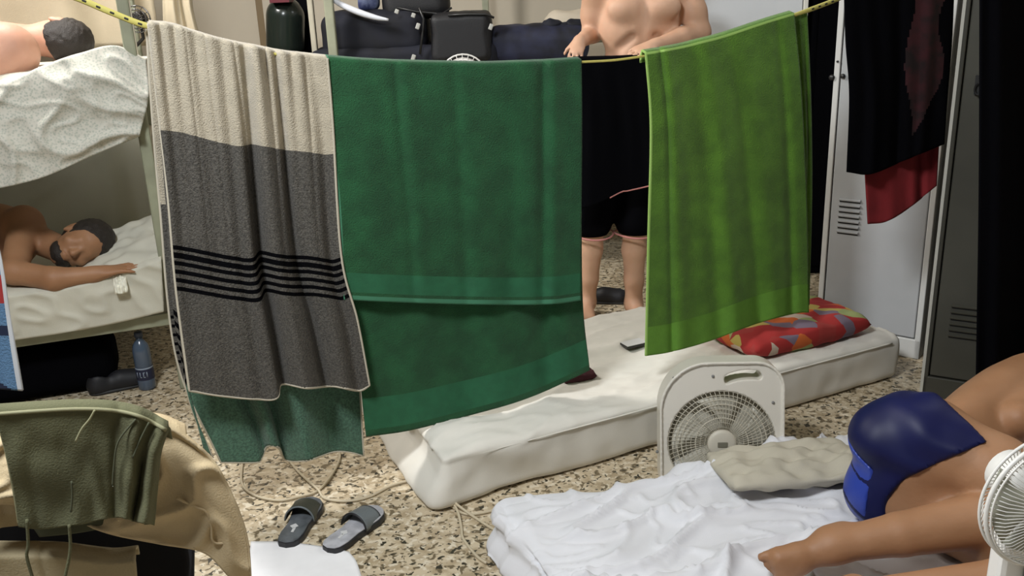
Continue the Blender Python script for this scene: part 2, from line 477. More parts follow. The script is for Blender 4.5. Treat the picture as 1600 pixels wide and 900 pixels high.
def F1b(u, v): return F1(u, v)+(.010*math.sin(u*58+3*math.sin(u*9))*math.exp(-v*4)+.006*math.sin(u*31+2*math.sin(u*13+v)))
fr, rows = cloth('front_flap', g, LP, .017, F1b, T_CREAM, tow, .006, over=(4, .03, .03), mats=[T_CREAM, T_GREY, T_BLACK], midf=midf)
hem_tube('piping', rows, T_HEM, tow, .0042)
g = coons(top_edge(229, 511), [(345, 722), (400, 722), (408, 716), (418, 697), (436, 700), (446, 718), (480, 719), (520, 706), (545, 706), (568, 712)],
          [(229, 37), (236, 150), (250, 320), (276, 560), (345, 722)], [(511, 91), (520, 200), (533, 400), (556, 540), (568, 712)], 110, 150)
def midb(u, v):
    if v > .80: return 3
    for k in range(6):
        if abs(v-(.655+k*.02)) < .0055: return 2
    return 1 if v > .40 else 0
F2 = foldf([(.3, .33, .06, .0, -.03), (.42, .38, .04, 0, .03), (.52, .5, .05, 0, -.03), (.62, .66, .06, 0, .03), (.8, .82, .06, 0, -.018)], 8)
bk, rowsb = cloth('back_flap', g, LP, -.022, lambda u, v: F2(u, v)-.035*min(1, v*3), T_CREAM, tow, .006, mats=[T_CREAM, T_GREY, T_BLACK, T_SAGE], midf=midb)
hem_tube('piping', rowsb, T_HEM, tow, .004)
# folded-in left side of the towel: the strip that hangs down to (330, 715)
g = coons([(250, 200), (262, 200)], [(318, 700), (334, 716)], [(250, 200), (262, 350), (276, 520), (318, 700)], [(262, 200), (276, 350), (290, 600), (334, 716)], 8, 60)
cloth('folded_edge', g, LP, -.004, lambda u, v: .004*math.sin(u*3), T_SAGE, tow, .004, mats=[T_CREAM, T_GREY, T_BLACK, T_SAGE, T_HEM],
      midf=lambda u, v: 4 if u > .72 else (3 if v > .78 else (2 if (v > .55 and int(v*60) % 2 == 0) else 1)))

# dark green towel
T_GREEN = mat('terry_green', (.011, .080, .027), .95, var=.20, vscale=14, bump=.8, bscale=260, sheen=.12)
T_GREENB = mat('terry_green_band', (.016, .120, .052), .8, var=.08, vscale=30, bump=.4, bscale=400)
T_GREENE = mat('terry_green_edge', (.05, .20, .11), .8)
tow = thing('bath_towel', 'wide dark green towel folded in two uneven lengths over the clothesline, beside the striped towel', 'towel', tuple(LP.hit(700, 105)))
g = coons(top_edge(510, 908), [(537, 468), (600, 471), (680, 474), (780, 476), (860, 475), (907, 469)],
          [(510, 91), (518, 200), (530, 330), (537, 468)], [(908, 94), (909, 200), (908, 330), (907, 469)], 130, 150)
F3 = foldf([(.27, .30, .025, -.012, -.006), (.30, .33, .05, .010, .006), (.50, .52, .03, -.008, -.006), (.54, .60, .07, .006, .010), (.72, .70, .05, -.004, -.010), (.85, .84, .025, -.016, -.010), (.89, .88, .03, .010, .008), (.12, .16, .09, .004, .010)], 5, .008, (5, 2))
cloth('front_flap', g, LP, .016, F3, T_GREEN, tow, .007, over=(4, .03, .03), mats=[T_GREEN, T_GREENB, T_GREENE],
      midf=lambda u, v: 2 if (v > .982 or u < .006) else (1 if .885 < v < .965 else 0))
g = coons(top_edge(513, 908), [(572, 682), (640, 672), (720, 652), (800, 630), (860, 607), (921, 578)],
          [(513, 91), (530, 250), (548, 450), (572, 682)], [(908, 94), (908, 300), (910, 470), (921, 578)], 130, 170)
F4 = foldf([(.2, .22, .08, 0, .012), (.42, .45, .08, 0, -.014), (.62, .6, .07, 0, .012), (.86, .80, .05, 0, -.018), (.92, .90, .05, 0, .012)], 6, .01, (4, 2))
cloth('back_flap', g, LP, -.014, F4, T_GREEN, tow, .007, mats=[T_GREEN, T_GREENB], midf=lambda u, v: 1 if .90 < v < .985 else 0)

# lime towel
T_LIME = mat('terry_lime', (.075, .180, .013), .95, var=.18, vscale=14, bump=.8, bscale=260, sheen=.15)
T_LIMEB = mat('terry_lime_band', (.115, .27, .028), .85, var=.06, vscale=30, bump=.4, bscale=400)
T_LIMEE = mat('terry_lime_edge', (.26, .42, .10), .85)
tow = thing('hand_towel', 'bright lime green towel at the right end of the clothesline', 'towel', tuple(LP.hit(1130, 60)))
g = coons(top_edge(1008, 1240), [(1008, 556), (1050, 549), (1110, 532), (1180, 506), (1240, 490), (1263, 488)],
          [(1008, 83), (1016, 200), (1012, 380), (1008, 556)], [(1240, 21), (1252, 150), (1260, 320), (1263, 488)], 110, 170)
F5 = foldf([(.10, .16, .02, -.012, -.010), (.14, .22, .05, .008, .012), (.30, .45, .05, -.003, -.014), (.40, .56, .05, .004, .014), (.55, .70, .04, -.002, -.014), (.66, .80, .05, 0, .012), (.88, .90, .03, -.004, -.018)], 9, .01, (5, 2))
cloth('front_flap', g, LP, .016, F5, T_LIME, tow, .007, over=(4, .03, .03), mats=[T_LIME, T_LIMEB, T_LIMEE],
      midf=lambda u, v: 2 if u < .008 or 0 < v < .008 else (1 if v > .905 else 0))
g = coons(top_edge(1234, 1260), [(1190, 480), (1264, 476)], [(1234, 22), (1240, 250), (1190, 480)], [(1260, 15), (1266, 150), (1268, 300), (1264, 476)], 30, 90)
cloth('back_flap', g, LP, -.012, foldf([(.5, .5, .3, .0, .01)], 2), T_LIME, tow, .007)

# ================================================================== mattress on the floor
ex = np.array([.903, .429]); ey = np.array([-.429, .903])
O1 = np.array([-.225, 2.345, .002])
def d1(q, n):
    x, y, z = q
    s = .010*ridge(x*1.2, y*3.5, 0, 1.6)*(1 if n[2] > .3 else .4)+.004*nz(x, y, z, 14)
    s += .006*nz(x*2, y*2, z*6, 2)
    if n[2] > .3: s += .010*math.exp(-(x/1.1)**2)*max(0, ridge(x*.9+y*.5, y*2.6-x*.4, 4, 3.2))**4+.005*max(0, ridge(x*1.1, y*3+x, 8, 6))**4
    k = math.exp(-(x/.22)**2)
    s += k*.016*math.sin((y*2.2+z*8+x*6)*3)
    d = n*s
    if z < .1: d = d+np.array([-.05*k*(1-z/.1)*1.0, 0, 0])
    return np.array([d[0], d[1], max(d[2], -.002) if z < .03 else d[2]])
mt = tag(softbox('mattress', O1, ex, ey, (1.88, .80, .17), .03, .012, CREAM_SHEET, disp=d1), 'cream sheeted mattress on the floor under the towels, thicker of the two', 'mattress')
seam = MB()
for zz in (.155,):
    pts = [O1+np.array([*(ex*x), zz])+np.array([*(ey*-.004), 0]) for x in np.linspace(.12, 1.82, 60)]
    seam.tube(pts, [min(.0030, .0004+.0002*i) for i in range(60)], 6)
seam.build('seam', CREAM_SHEET, mt)

# ================================================================== bed sheet and mattress in front
bx = np.array([.947, .32]); by = np.array([.32, -.947])
O2 = np.array([-.06, 2.145, .002])
def d2(q, n):
    x, y, z = q
    top = 1 if n[2] > .3 else .55
    wx = x+.12*nz(x, y, 1, 3); wy = y+.12*nz(x, y, 5, 3)
    s = .034*max(0, ridge(wx*.55+wy*.35, wy*2.0-wx*.45, 0, 2.6))**4
    s += .026*max(0, ridge(wx*.9-wy*.3, wy*2.2+wx*.3, 3, 4.2))**5
    s += .012*max(0, ridge(wx*1.3+wy*.6, wy*2.2-wx*.5, 9, 7.5))**4
    s += .015*nz(x, y, 0, 3.5)-.006
    k = math.exp(-(x/.14)**2)
    s += k*.03*math.sin(y*13+1)*(1 if z < .11 else .3)
    d = n*s*top
    if z < .07: d = d+np.array([-.05*k*(1-z/.07), 0, 0])
    if z < .02: d[2] = max(d[2], 0)
    return d
bed = tag(softbox('bed_sheet', O2, bx, by, (1.95, .95, .12), .035, .0075, WHITE_SHEET, disp=d2), 'crumpled white sheet covering the low bed that the sleeper in blue shorts lies on', 'bedding')
def on_bed(px, py, z=.13): return at_z(px, py, z)
# beige pillow at far edge of that bed
PILB = mat('pillow_beige', (.50, .46, .37), .9, var=.05, vscale=6, bump=.2, bscale=400)
c = at_z(1235, 725, .165)
o = obj('pillow', *pillow_vf(c, rotz(math.radians(6))@rotx(math.radians(-6)), .44, .26, .05, 40, .026, 3), PILB)
tag(o, 'flat grey beige pillow on the white bed beside the fan', 'pillow')

# ================================================================== box fan between the beds
fr = thing('box_fan', 'white square-framed fan standing between the two floor beds', 'fan', tuple(at_z(1120, 745, 0)))
FC = at_c(1128, 693, 2.74)        # hub centre
yaw = math.radians(-4); tilt = math.radians(-10)
RF = rotz(yaw)@rotx(tilt)         # local x right, y away, z up
def FL(x, y, z): return FC+RF@np.array([x, y, z])
FTOP, FBOT, FHW, FR = .255, -.20, .188, .163
def toloc(P): return (P-FC)@RF
def rr2(x, z, x0, x1, z0, z1, r):
    qx = np.abs(x-(x0+x1)/2)-(x1-x0)/2+r; qz = np.abs(z-(z0+z1)/2)-(z1-z0)/2+r
    return np.sqrt(np.maximum(qx, 0)**2+np.maximum(qz, 0)**2)+np.minimum(np.maximum(qx, qz), 0)-r
def housing(P):
    L = toloc(P); x, y, z = L[..., 0], L[..., 1], L[..., 2]
    o2 = rr2(x, z, -FHW, FHW, FBOT, FTOP, np.where(z < 0, .05, np.where(x < 0, .150, .085)))
    body = np.maximum(o2, np.abs(y-.045)-.05)
    lipo = np.maximum(rr2(x, z, -FHW+.008, FHW-.008, FBOT+.008, FTOP-.008, np.where(z < 0, .045, np.where(x < 0, .144, .079))), y-.004)      # shallow recess of the face
    body = np.maximum(body, -np.maximum(lipo, -y-.2))
    hole = np.sqrt(x*x+z*z)-FR
    body = np.maximum(body, -hole)
    # handle slot follows the upper right corner
    xx = x-.062; zz = z-.212
    hx = xx*math.cos(.12)+zz*math.sin(.12)*1.0; hz = -xx*math.sin(.12)+zz*math.cos(.12)-(-.5*hx*hx*6)
    slot = np.sqrt(np.maximum(np.abs(hx)-.042, 0)**2+hz**2)-.015
    return np.maximum(body, -slot)
sd = SDF().prism(housing, (FC-np.array([.29, .2, .29]), FC+np.array([.29, .2, .29])))
sdf_obj('housing', sd, .0034, mat('fan_housing_ivory', (.74, .70, .62), .35), fr, smooth=2)
GR = mat('fan_grille_beige', (.56, .52, .42), .5); GRD = mat('fan_dark', (.24, .22, .17), .6)
b = MB()
for r in (.162, .150, .136, .122, .108, .094, .080, .066, .052):
    b.tube([FL(r*math.cos(t), -.002+.010*(r/.16)**2, r*math.sin(t)) for t in np.linspace(0, 2*math.pi, 65)[:-1]], .0022 if r in (.136, .080, .122) else .0012, 5, True)
for k in range(72):
    t = 2*math.pi*k/72; sw = .22
    b.tube([FL(r*math.cos(t+sw*(r/.16)), -.004+.010*(r/.16)**2, r*math.sin(t+sw*(r/.16))) for r in (.043, .075, .11, .14, .163)], .0010, 4)
b.build('front_grille', GR, fr)
v, f = lathe_vf([(0, -.012), (.034, -.012), (.043, -.008), (.045, 0), (.045, .012), (0, .012)], FL(0, 0, 0), RF@np.array([0, 1, 0]), 40)
obj('grille_hub', v, f, mat('hub_beige', (.60, .56, .47), .5), fr)
bevel(MB().box(FL(0, -.0135, 0), (.030, .003, .016), RF).build('hub_badge', mat('badge_grey', (.18, .17, .13), .5), fr, smooth=False), .002)['label'] = 'small dark badge'
b = MB()
for k in range(5):
    a0 = 2*math.pi*k/5; V = []; F = []
    for i in range(7):
        r = .03+.12*i/6; wd = .30+.75*i/6
        for j in range(7):
            t = a0+(j/6-.5)*wd+.35*i/6; V.append(FL(r*math.cos(t), .032+(.5-j/6)*.024, r*math.sin(t)))
    for i in range(6):
        for j in range(6): F.append((i*7+j, i*7+j+1, i*7+j+8, i*7+j+7))
    b.add(V, F)
solid(b.build('fan_blades', mat('blade_grey', (.62, .59, .50), .5), fr), .003)
b = MB()
v, f = lathe_vf([(0, .060), (.163, .060), (.166, .063), (.163, .0655), (0, .0655)], FL(0, 0, 0), RF@np.array([0, 1, 0]), 48)
b.add(v, f); b.build('rear_shroud', mat('shroud', (.66, .62, .52), .7), fr)
for (x, y) in ((1053, 591), (1114, 588), (1033, 647), (1027, 706), (1208, 629)):
    pl = Plane(FL(0, .002, 0), RF@np.array([0, 1, 0])); p = pl.hit(x, y)
    v, f = lathe_vf([(0, -.003), (.003, -.003), (.0045, -.001), (.0045, .004), (0, .004)], p, RF@np.array([0, 1, 0]), 12)
    obj('screw', v, f, mat('screw_grey', (.2, .2, .2), .4), fr)
b = MB(); 
for sx in (-.12, .12): b.box((FC[0]+sx, FC[1]+.05, .025), (.05, .16, .05))
b.box((FC[0], FC[1]+.06, (FC[2]+FBOT)*.5+.02), (.20, .06, FC[2]+FBOT+.02))
bevel(b.build('base', PLASTIC_W, fr, smooth=False), .008)

# ================================================================== flip-flops
RUB = mat('rubber_black', (.015, .015, .018), .5); FOOTB = mat('footbed_grey', (.10, .11, .12), .32, var=.3, vscale=30)
STRAP1 = mat('strap_olive', (.045, .048, .035), .5, bump=.3, bscale=300); STRAP2 = mat('strap_grey', (.14, .16, .17), .45, bump=.3, bscale=300)
def flip_flop(heel, toe, lbl, sm, fm):
    heel, toe = np.array(heel), np.array(toe); d = toe-heel; L = np.linalg.norm(d); d /= L
    sd_ = np.array([d[1], -d[0], 0])
    root = thing('flip_flop', lbl, 'sandal', tuple((heel+toe)/2), 'pair of flip-flops on the floor')
    def P(s, t, z): return heel+d*s*L+sd_*t+np.array([0, 0, z])
    prof = [(0, 0), (.02, .022), (.08, .032), (.2, .036), (.4, .033), (.6, .040), (.75, .046), (.88, .042), (.96, .028), (1, 0)]
    ss = np.linspace(0, 1, 40); hw = np.interp(ss, [p[0] for p in prof], [p[1] for p in prof])
    def layer(name, z0, z1, k, m):
        out = [P(s, h*k+(.006*math.sin(s*3.1)), 0) for s, h in zip(ss, hw)]+[P(s, -h*k+(.006*math.sin(s*3.1)), 0) for s, h in zip(ss[::-1][1:-1], hw[::-1][1:-1])]
        n = len(out); V = [o+np.array([0, 0, z0]) for o in out]+[o+np.array([0, 0, z1]) for o in out]
        F = [tuple(range(n))[::-1], tuple(range(n, 2*n))]+[(i, (i+1) % n, n+(i+1) % n, n+i) for i in range(n)]
        return bevel(obj(name, V, F, m, root, smooth=False), .003, 2)
    layer('sole', .001, .020, 1.0, RUB); layer('footbed', .0195, .0245, .93, fm)
    b = MB(); V = []; F = []; nu, nv = 16, 8
    for i in range(nu+1):
        a = math.pi*i/nu
        for j in range(nv+1):
            s = .50+.30*j/nv+.02*math.sin(a); t = -.044*math.cos(a)*(1-.03*j/nv); z = .014+.044*math.sin(a)*(1-.35*j/nv)
            V.append(P(s, t, z))
    for i in range(nu):
        for j in range(nv): F.append((i*(nv+1)+j, i*(nv+1)+j+1, (i+1)*(nv+1)+j+1, (i+1)*(nv+1)+j))
    so = obj('strap', V, F, sm, root); solid(so, .004)
    for j in (0, nv):
        rim = [V[i*(nv+1)+j] for i in range(nu+1)]
        MB().tube(rim, .0028, 6).build('strap_trim', STRAP2 if sm is not STRAP2 else RUB, so)
    m = MB(); m.box(P(.32, 0, .0252), (.018, .018, .001), frame3(N(d+sd_), N(sd_-d), (0, 0, 1))); m.box(P(.24, .004, .0252), (.022, .008, .001), frame3(d, sd_, (0, 0, 1)))
    m.build('footbed_mark', mat('mark_white', (.6, .6, .6), .5), root, smooth=False)
    return root
flip_flop(at_z(447, 858), at_z(489, 786), 'dark olive strapped flip-flop pointing away from the camera, left of the pair on the floor', STRAP1, FOOTB)
flip_flop(at_z(512, 866), at_z(592, 800), 'flip-flop with grey strap and pale shiny footbed, right of the pair on the floor', STRAP2, mat('footbed_pale', (.42, .42, .45), .3, var=.2, vscale=30))

# sheet of paper on the floor
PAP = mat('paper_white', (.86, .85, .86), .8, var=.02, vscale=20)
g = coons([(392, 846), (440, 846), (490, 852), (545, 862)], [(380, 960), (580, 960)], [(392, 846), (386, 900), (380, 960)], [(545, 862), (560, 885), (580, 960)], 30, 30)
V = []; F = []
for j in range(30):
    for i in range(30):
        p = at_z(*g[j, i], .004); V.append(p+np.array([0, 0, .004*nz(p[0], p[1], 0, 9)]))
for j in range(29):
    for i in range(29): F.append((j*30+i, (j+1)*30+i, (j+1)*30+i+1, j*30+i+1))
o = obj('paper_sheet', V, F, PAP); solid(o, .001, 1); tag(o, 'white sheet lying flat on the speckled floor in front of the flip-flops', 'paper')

# cords on the floor
def cord(pts, lbl, r=.0042, lift=None):
    P = catmull([at_z(x, y, .006+(z if z else 0)) for (x, y, *zz) in pts for z in [zz[0] if zz else 0]], 8)
    return tag(MB().tube(P, r, 8).build('power_cord', CORD), lbl, 'cord', 'beige cords on the floor')
cord([(379, 715), (378, 755), (398, 774), (435, 782), (467, 776), (496, 767), (519, 741), (531, 712), (520, 690)], 'beige cord curling in a loop behind the flip-flops')
cord([(440, 700), (453, 721), (470, 741), (496, 764, .008), (508, 779), (542, 783), (577, 776), (614, 758), (652, 751), (678, 765), (705, 790), (727, 803), (756, 801), (800, 789), (850, 775)], 'long beige cord running from the looped cord past the mattress corner')
cord([(690, 768), (706, 783, .008), (716, 802, .008), (721, 825), (724, 842), (744, 868), (760, 880)], 'beige cord dropping toward the near corner of the white bed')
cord([(700, 775, .014), (716, 790, .014), (744, 810), (773, 828), (800, 838)], 'short beige cord slanting under the side of the white bed')

# ================================================================== things on the floor mattress
ON1 = .185
c = (at_z(1110, 552, ON1)+at_z(1335, 485, ON1))/2
PILM = bpy.data.materials.new('pillow_print'); PILM.use_nodes = True
nt = PILM.node_tree; tc = nt.nodes.new('ShaderNodeTexCoord'); vo = nt.nodes.new('ShaderNodeTexVoronoi'); vo.inputs['Scale'].default_value = 17; vo.inputs['Randomness'].default_value = 1
mp = nt.nodes.new('ShaderNodeMapping'); mp.inputs['Rotation'].default_value = (0, 0, .5); mp.inputs['Scale'].default_value = (.7, 1.3, .5)
nt.links.new(tc.outputs['Object'], mp.inputs[0]); nt.links.new(mp.outputs[0], vo.inputs['Vector'])
sp = nt.nodes.new('ShaderNodeSeparateColor'); nt.links.new(vo.outputs['Color'], sp.inputs[0])
cr = nt.nodes.new('ShaderNodeValToRGB'); cr.color_ramp.interpolation = 'CONSTANT'; nt.links.new(sp.outputs[0], cr.inputs[0])
cols = [(0, (.32, .02, .018)), (.3, (.50, .11, .02)), (.48, (.42, .33, .08)), (.62, (.30, .03, .025)), (.75, (.28, .32, .12)), (.86, (.16, .12, .16)), (.94, (.5, .4, .32))]
while len(cr.color_ramp.elements) < len(cols): cr.color_ramp.elements.new(.5)
for e, (q, k) in zip(cr.color_ramp.elements, cols): e.position = q; e.color = (*k, 1)
nt.links.new(cr.outputs[0], nt.nodes['Principled BSDF'].inputs['Base Color']); nt.nodes['Principled BSDF'].inputs['Roughness'].default_value = .9
pc = np.array([1.03, 3.19, .225])
o = obj('pillow', *pillow_vf(pc, rotz(math.radians(25))@rotx(math.radians(0)), .58, .36, .105, 44, .012, 5), PILM)
tag(o, 'red, orange and yellow printed pillow on the cream mattress behind the lime towel', 'pillow')
ph = at_z(990, 537, .19)
o = MB().box(ph, (.09, .055, .010), rotz(.45)).build('phone', mat('phone_dark', (.03, .03, .03), .3), smooth=False); bevel(o, .004)
MB().box(ph+np.array([0, 0, .0055]), (.085, .05, .002), rotz(.45)).build('phone_back', mat('phone_white', (.75, .75, .74), .3), o, smooth=False)
tag(o, 'small white phone with a dark edge on the cream mattress beside the lime towel', 'phone')
g = None
MAROON = mat('cloth_maroon', (.06, .012, .018), .9)
c = at_z(900, 585, .19)
V, F = pillow_vf(c, rotz(.35), .13, .09, .035, 16, .01, 2)
tag(obj('folded_cloth', V, F, MAROON), 'dark maroon folded cloth on the cream mattress, at the corner of the green towel', 'cloth')

# ================================================================== lockers
def locker(name, P0, wd, dp, ht, ax, lbl, m, vents=(), handle=None, door_in=.02, framem=None):
    """P0 front left bottom corner, ax = unit direction of width (to the right)"""
    x = np.array([ax[0], ax[1], 0.]); y = np.array([-ax[1], ax[0], 0.]); R = frame3(x, y, (0, 0, 1)); P0 = np.array([P0[0], P0[1], 0.])
    root = thing(name, lbl, 'locker', tuple(P0), 'steel lockers along the right')
    def Q(a, b_, c_): return P0+x*a+y*b_+np.array([0, 0, c_])
    b = MB(); b.box(Q(wd/2, dp/2+.012, ht/2), (wd, dp-.02, ht), R)
    bevel(b.build('body', m, root, smooth=False), .004)
    fr_ = MB(); t = .022
    fr_.box(Q(t/2, .004, ht/2), (t, .03, ht), R).box(Q(wd-t/2, .004, ht/2), (t, .03, ht), R).box(Q(wd/2, .004, ht-t/2), (wd, .03, t), R).box(Q(wd/2, .004, .04), (wd, .03, .08), R)
    bevel(fr_.build('door_frame', framem or m, root, smooth=False), .003)
    dr = MB(); dr.box(Q(wd/2, .002, ht/2+.03), (wd-2*t-.008, .018, ht-.11), R)
    door = bevel(dr.build('door', m, root, smooth=False), .004)
    for (vx, vz, n, vw) in vents:
        vb = MB()
        for k in range(n):
            vb.box(Q(vx, -.011, vz-k*.022), (vw, .010, .005), R@rotx(.5))
            vb.box(Q(vx, -.0075, vz-k*.022-.008), (vw*.96, .003, .006), R, 1)
        vb.build('vent_louvres', m, door, smooth=False, mats=[m, mat('vent_dark', (.01, .01, .01), .9)])
    if handle:
        hx, hz = handle
        hb = MB(); hb.box(Q(hx, -.014, hz), (.028, .012, .060), R); hb.tube([Q(hx+.012*math.cos(a), -.028, hz-.012+.018*math.sin(a)) for a in np.linspace(0, 2*math.pi, 17)[:-1]], .003, 6, True)
        hb.build('hasp', DARKMETAL, door, smooth=False)
    return root, Q, R, door
# A: the one facing left behind the pillow
axA = np.array([.78, -.63]); PA = np.array([1.30, 3.59])
rA, QA, RA, doorA = locker('locker', PA, .42, .5, 1.95, axA, 'grey steel locker with slotted vents, behind the black and red hanging clothes', LOCKER, vents=((.10, .62, 7, .085),), framem=mat('locker_frame', (.62, .62, .60), .35))
plA = Plane((*PA, 0), (-axA[1], axA[0], 0))
for (x, y, r) in ((1300, 121, .011), (1317, 119, .009), (1309, 96, .004)):
    p = plA.hit(x, y, .012); v, f = lathe_vf([(0, -.006), (r, -.006), (r, .004), (0, .004)], p, plA.n, 14)
    obj('lock_hole', v, f, DARKMETAL, doorA)
# B: the one to the right, its shade put into the dark colour
PB = np.array([1.485, 3.00]); axB = np.array([.86, -.51])
rB, QB, RB, doorB = locker('locker', PB, .42, .5, 1.95, axB, 'steel locker, its shade put into a dark olive colour, with a padlock hasp, nearest the right edge', LOCKER_SHADED, vents=((.13, .36, 6, .12),), handle=(.075, 1.12), framem=mat('locker_frame_shaded', (.05, .048, .038), .35))
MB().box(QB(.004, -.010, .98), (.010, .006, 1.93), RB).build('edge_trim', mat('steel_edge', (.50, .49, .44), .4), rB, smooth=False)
# C: pale locker behind the lime towel
PC = at_y(1091, 30, 4.45)
rC, QC, RC, doorC = locker('locker', (PC[0], 4.45), .52, .45, 2.0, (1, 0), 'pale grey locker door behind the lime towel and the standing person', mat('locker_pale', (.66, .68, .70), .4, var=.03, vscale=4), framem=mat('locker_frame_white', (.75, .73, .66), .4))
# black block added to make the gap between the lockers dark
rD = thing('gap_shade', 'added black block that darkens the narrow gap between the two grey lockers', 'gap_shade', (1.75, 4.5, 0))
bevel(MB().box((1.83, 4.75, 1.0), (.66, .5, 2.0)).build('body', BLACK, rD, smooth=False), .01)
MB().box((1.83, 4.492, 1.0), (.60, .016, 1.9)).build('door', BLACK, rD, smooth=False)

# ================================================================== clothes hanging in front of the lockers
HP = Plane((1.23, 2.98, 0), (-.25, .97, 0))
DRED = mat('cloth_dark_red', (.020, .0015, .003), .9, var=.7, vscale=22); RED = mat('cloth_red', (.20, .010, .014), .85, var=.12, vscale=8, bump=.2, bscale=300)
g = coons([(1318, -60), (1400, -60), (1492, -60)], [(1323, 269), (1360, 272), (1410, 252), (1475, 225)], [(1318, -60), (1321, 60), (1327, 150), (1323, 269)], [(1492, -60), (1487, 60), (1480, 150), (1475, 225)], 60, 80)
def mh(u, v): return 1 if (.60+.05*math.sin(v*9) < u < .90+.04*math.sin(v*14) and .1 < v < .78+.1*math.sin(u*12)) else 0
o, _ = cloth('hanging_garment', g, HP, .02, foldf([(.2, .25, .06, .01, .02), (.5, .5, .06, -.01, -.02), (.8, .75, .06, .01, .02)], 4, .01), BLACK, None, .005, mats=[BLACK, DRED], midf=mh)
tag(o, 'black garment with a dim dark red print, hanging high in front of the grey locker', 'clothing')
g = coons([(1345, 120), (1400, 120), (1470, 110)], [(1356, 350), (1385, 346), (1420, 325), (1463, 290)], [(1345, 120), (1350, 240), (1356, 350)], [(1470, 110), (1468, 200), (1463, 290)], 50, 60)
o, _ = cloth('hanging_garment', g, HP, -.02, foldf([(.3, .3, .1, .0, .012), (.7, .75, .08, 0, -.016)], 6, .008), RED, None, .005)
tag(o, 'red cloth whose lower corner hangs below the black garment', 'clothing')
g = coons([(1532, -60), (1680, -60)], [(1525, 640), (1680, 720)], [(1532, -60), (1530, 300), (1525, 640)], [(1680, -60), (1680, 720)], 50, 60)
o, _ = cloth('shade_sheet', g, Plane((1.6, 2.60, 0), (-.35, .93, 0)), 0, foldf([(.2, .2, .08, .02, .03), (.5, .5, .1, -.02, -.03), (.8, .8, .1, .02, .03)], 5), BLACK, None, .006)  # black sheet added where only deep shade lies beyond the locker
tag(o, 'added black sheet for the deep shade at the right edge, over the dark locker', 'blanket')
hr = [HP.hit(x, y, .0) for x, y in ((1270, -74), (1400, -66), (1560, -74))]
tag(MB().tube(catmull(hr, 8), .006, 8).build('hanging_rail', DARKMETAL), 'dark rail above the frame that carries the black and red clothes', 'rail')

# ================================================================== left bunk bed
BO = np.array([-1.335, 3.34]); bu = N([-.94, -.34]); bw = N([-.34, .94])       # origin near right post, along length, to the far side
def BP(s, t, z): return np.array([*(BO+bu*s+bw*t), z])
RBk = frame3((*bu, 0), (*bw, 0), (0, 0, 1))
bunk = thing('bunk_bed', 'pale green metal bunk bed with two sleepers, at the left', 'bed', tuple(BP(0, 0, 0)))
for (s, t) in ((0, 0), (0, .84), (1.95, 0), (1.95, .84)):
    if s > 1: zt = 1.5
    else: zt = 1.62 if t else 1.60
    b = MB(); b.box(BP(s, t, zt/2), (.042, .042, zt), RBk)
    b.v = [v for v in b.v]
    bevel(b.build('post', METAL_GREEN, bunk, smooth=False), .008)
for z in (.30, 1.12):
    b = MB()
    b.box(BP(.975, 0, z), (1.93, .03, .05), RBk).box(BP(.975, .84, z), (1.93, .03, .05), RBk)
    b.box(BP(0, .42, z), (.03, .84, .05), RBk).box(BP(1.95, .42, z), (.03, .84, .05), RBk)
    for k in range(9): b.box(BP(.2+k*.2, .42, z+.01), (.05, .82, .012), RBk)
    bevel(b.build('bed_base', METAL_GREEN, bunk, smooth=False), .004)
for (z0, z1) in ((.55, .95), (1.25, 1.55)):
    b = MB()
    for k, t in enumerate(np.linspace(.15, .69, 4)): b.tube([BP(0, t, z0-.2), BP(0, t, z1)], .008, 8)
    b.tube([BP(0, .0, z1), BP(0, .84, z1)], .012, 8)
    b.build('head_rail', METAL_BEIGE, bunk)
SHEETP = bpy.data.materials.new('sheet_patterned'); SHEETP.use_nodes = True
nt = SHEETP.node_tree; tc = nt.nodes.new('ShaderNodeTexCoord'); mp = nt.nodes.new('ShaderNodeMapping'); mp.inputs['Rotation'].default_value = (.3, .9, .5); nt.links.new(tc.outputs['Object'], mp.inputs[0])
vo = nt.nodes.new('ShaderNodeTexVoronoi'); vo.inputs['Scale'].default_value = 120; nt.links.new(mp.outputs[0], vo.inputs['Vector'])
cr = nt.nodes.new('ShaderNodeValToRGB'); nt.links.new(vo.outputs['Distance'], cr.inputs[0]); cr.color_ramp.elements[0].position = .1; cr.color_ramp.elements[0].color = (.40, .43, .37, 1)
cr.color_ramp.elements[1].position = .6; cr.color_ramp.elements[1].color = (.62, .60, .53, 1)
nt.links.new(cr.outputs[0], nt.nodes['Principled BSDF'].inputs['Base Color']); nt.nodes['Principled BSDF'].inputs['Roughness'].default_value = .9
SHEETL = mat('sheet_lower', (.60, .58, .49), .9, var=.05, vscale=5, bump=.2, bscale=400)
# mattresses: soft slabs along the bunk
def dm(seed, amp):
    def f(q, n):
        x, y, z = q
        s = amp*max(0, ridge(x*1.3, y*2+z*3, seed, 3.2))**2+amp*.5*nz(x*2, y*2, z*4+seed, 3)
        return n*s
    return f
o = softbox('mattress', BP(1.90, .03, .325), -bu, bw, (1.86, .78, .13), .04, .02, SHEETL, disp=dm(2, .008)); tag(o, 'cream sheeted mattress on the lower bunk', 'mattress')
o = softbox('mattress', BP(1.90, .03, 1.145), -bu, bw, (1.86, .78, .11), .04, .02, SHEETL, disp=dm(6, .008)); tag(o, 'thin mattress on the upper bunk, under the patterned sheet', 'mattress')
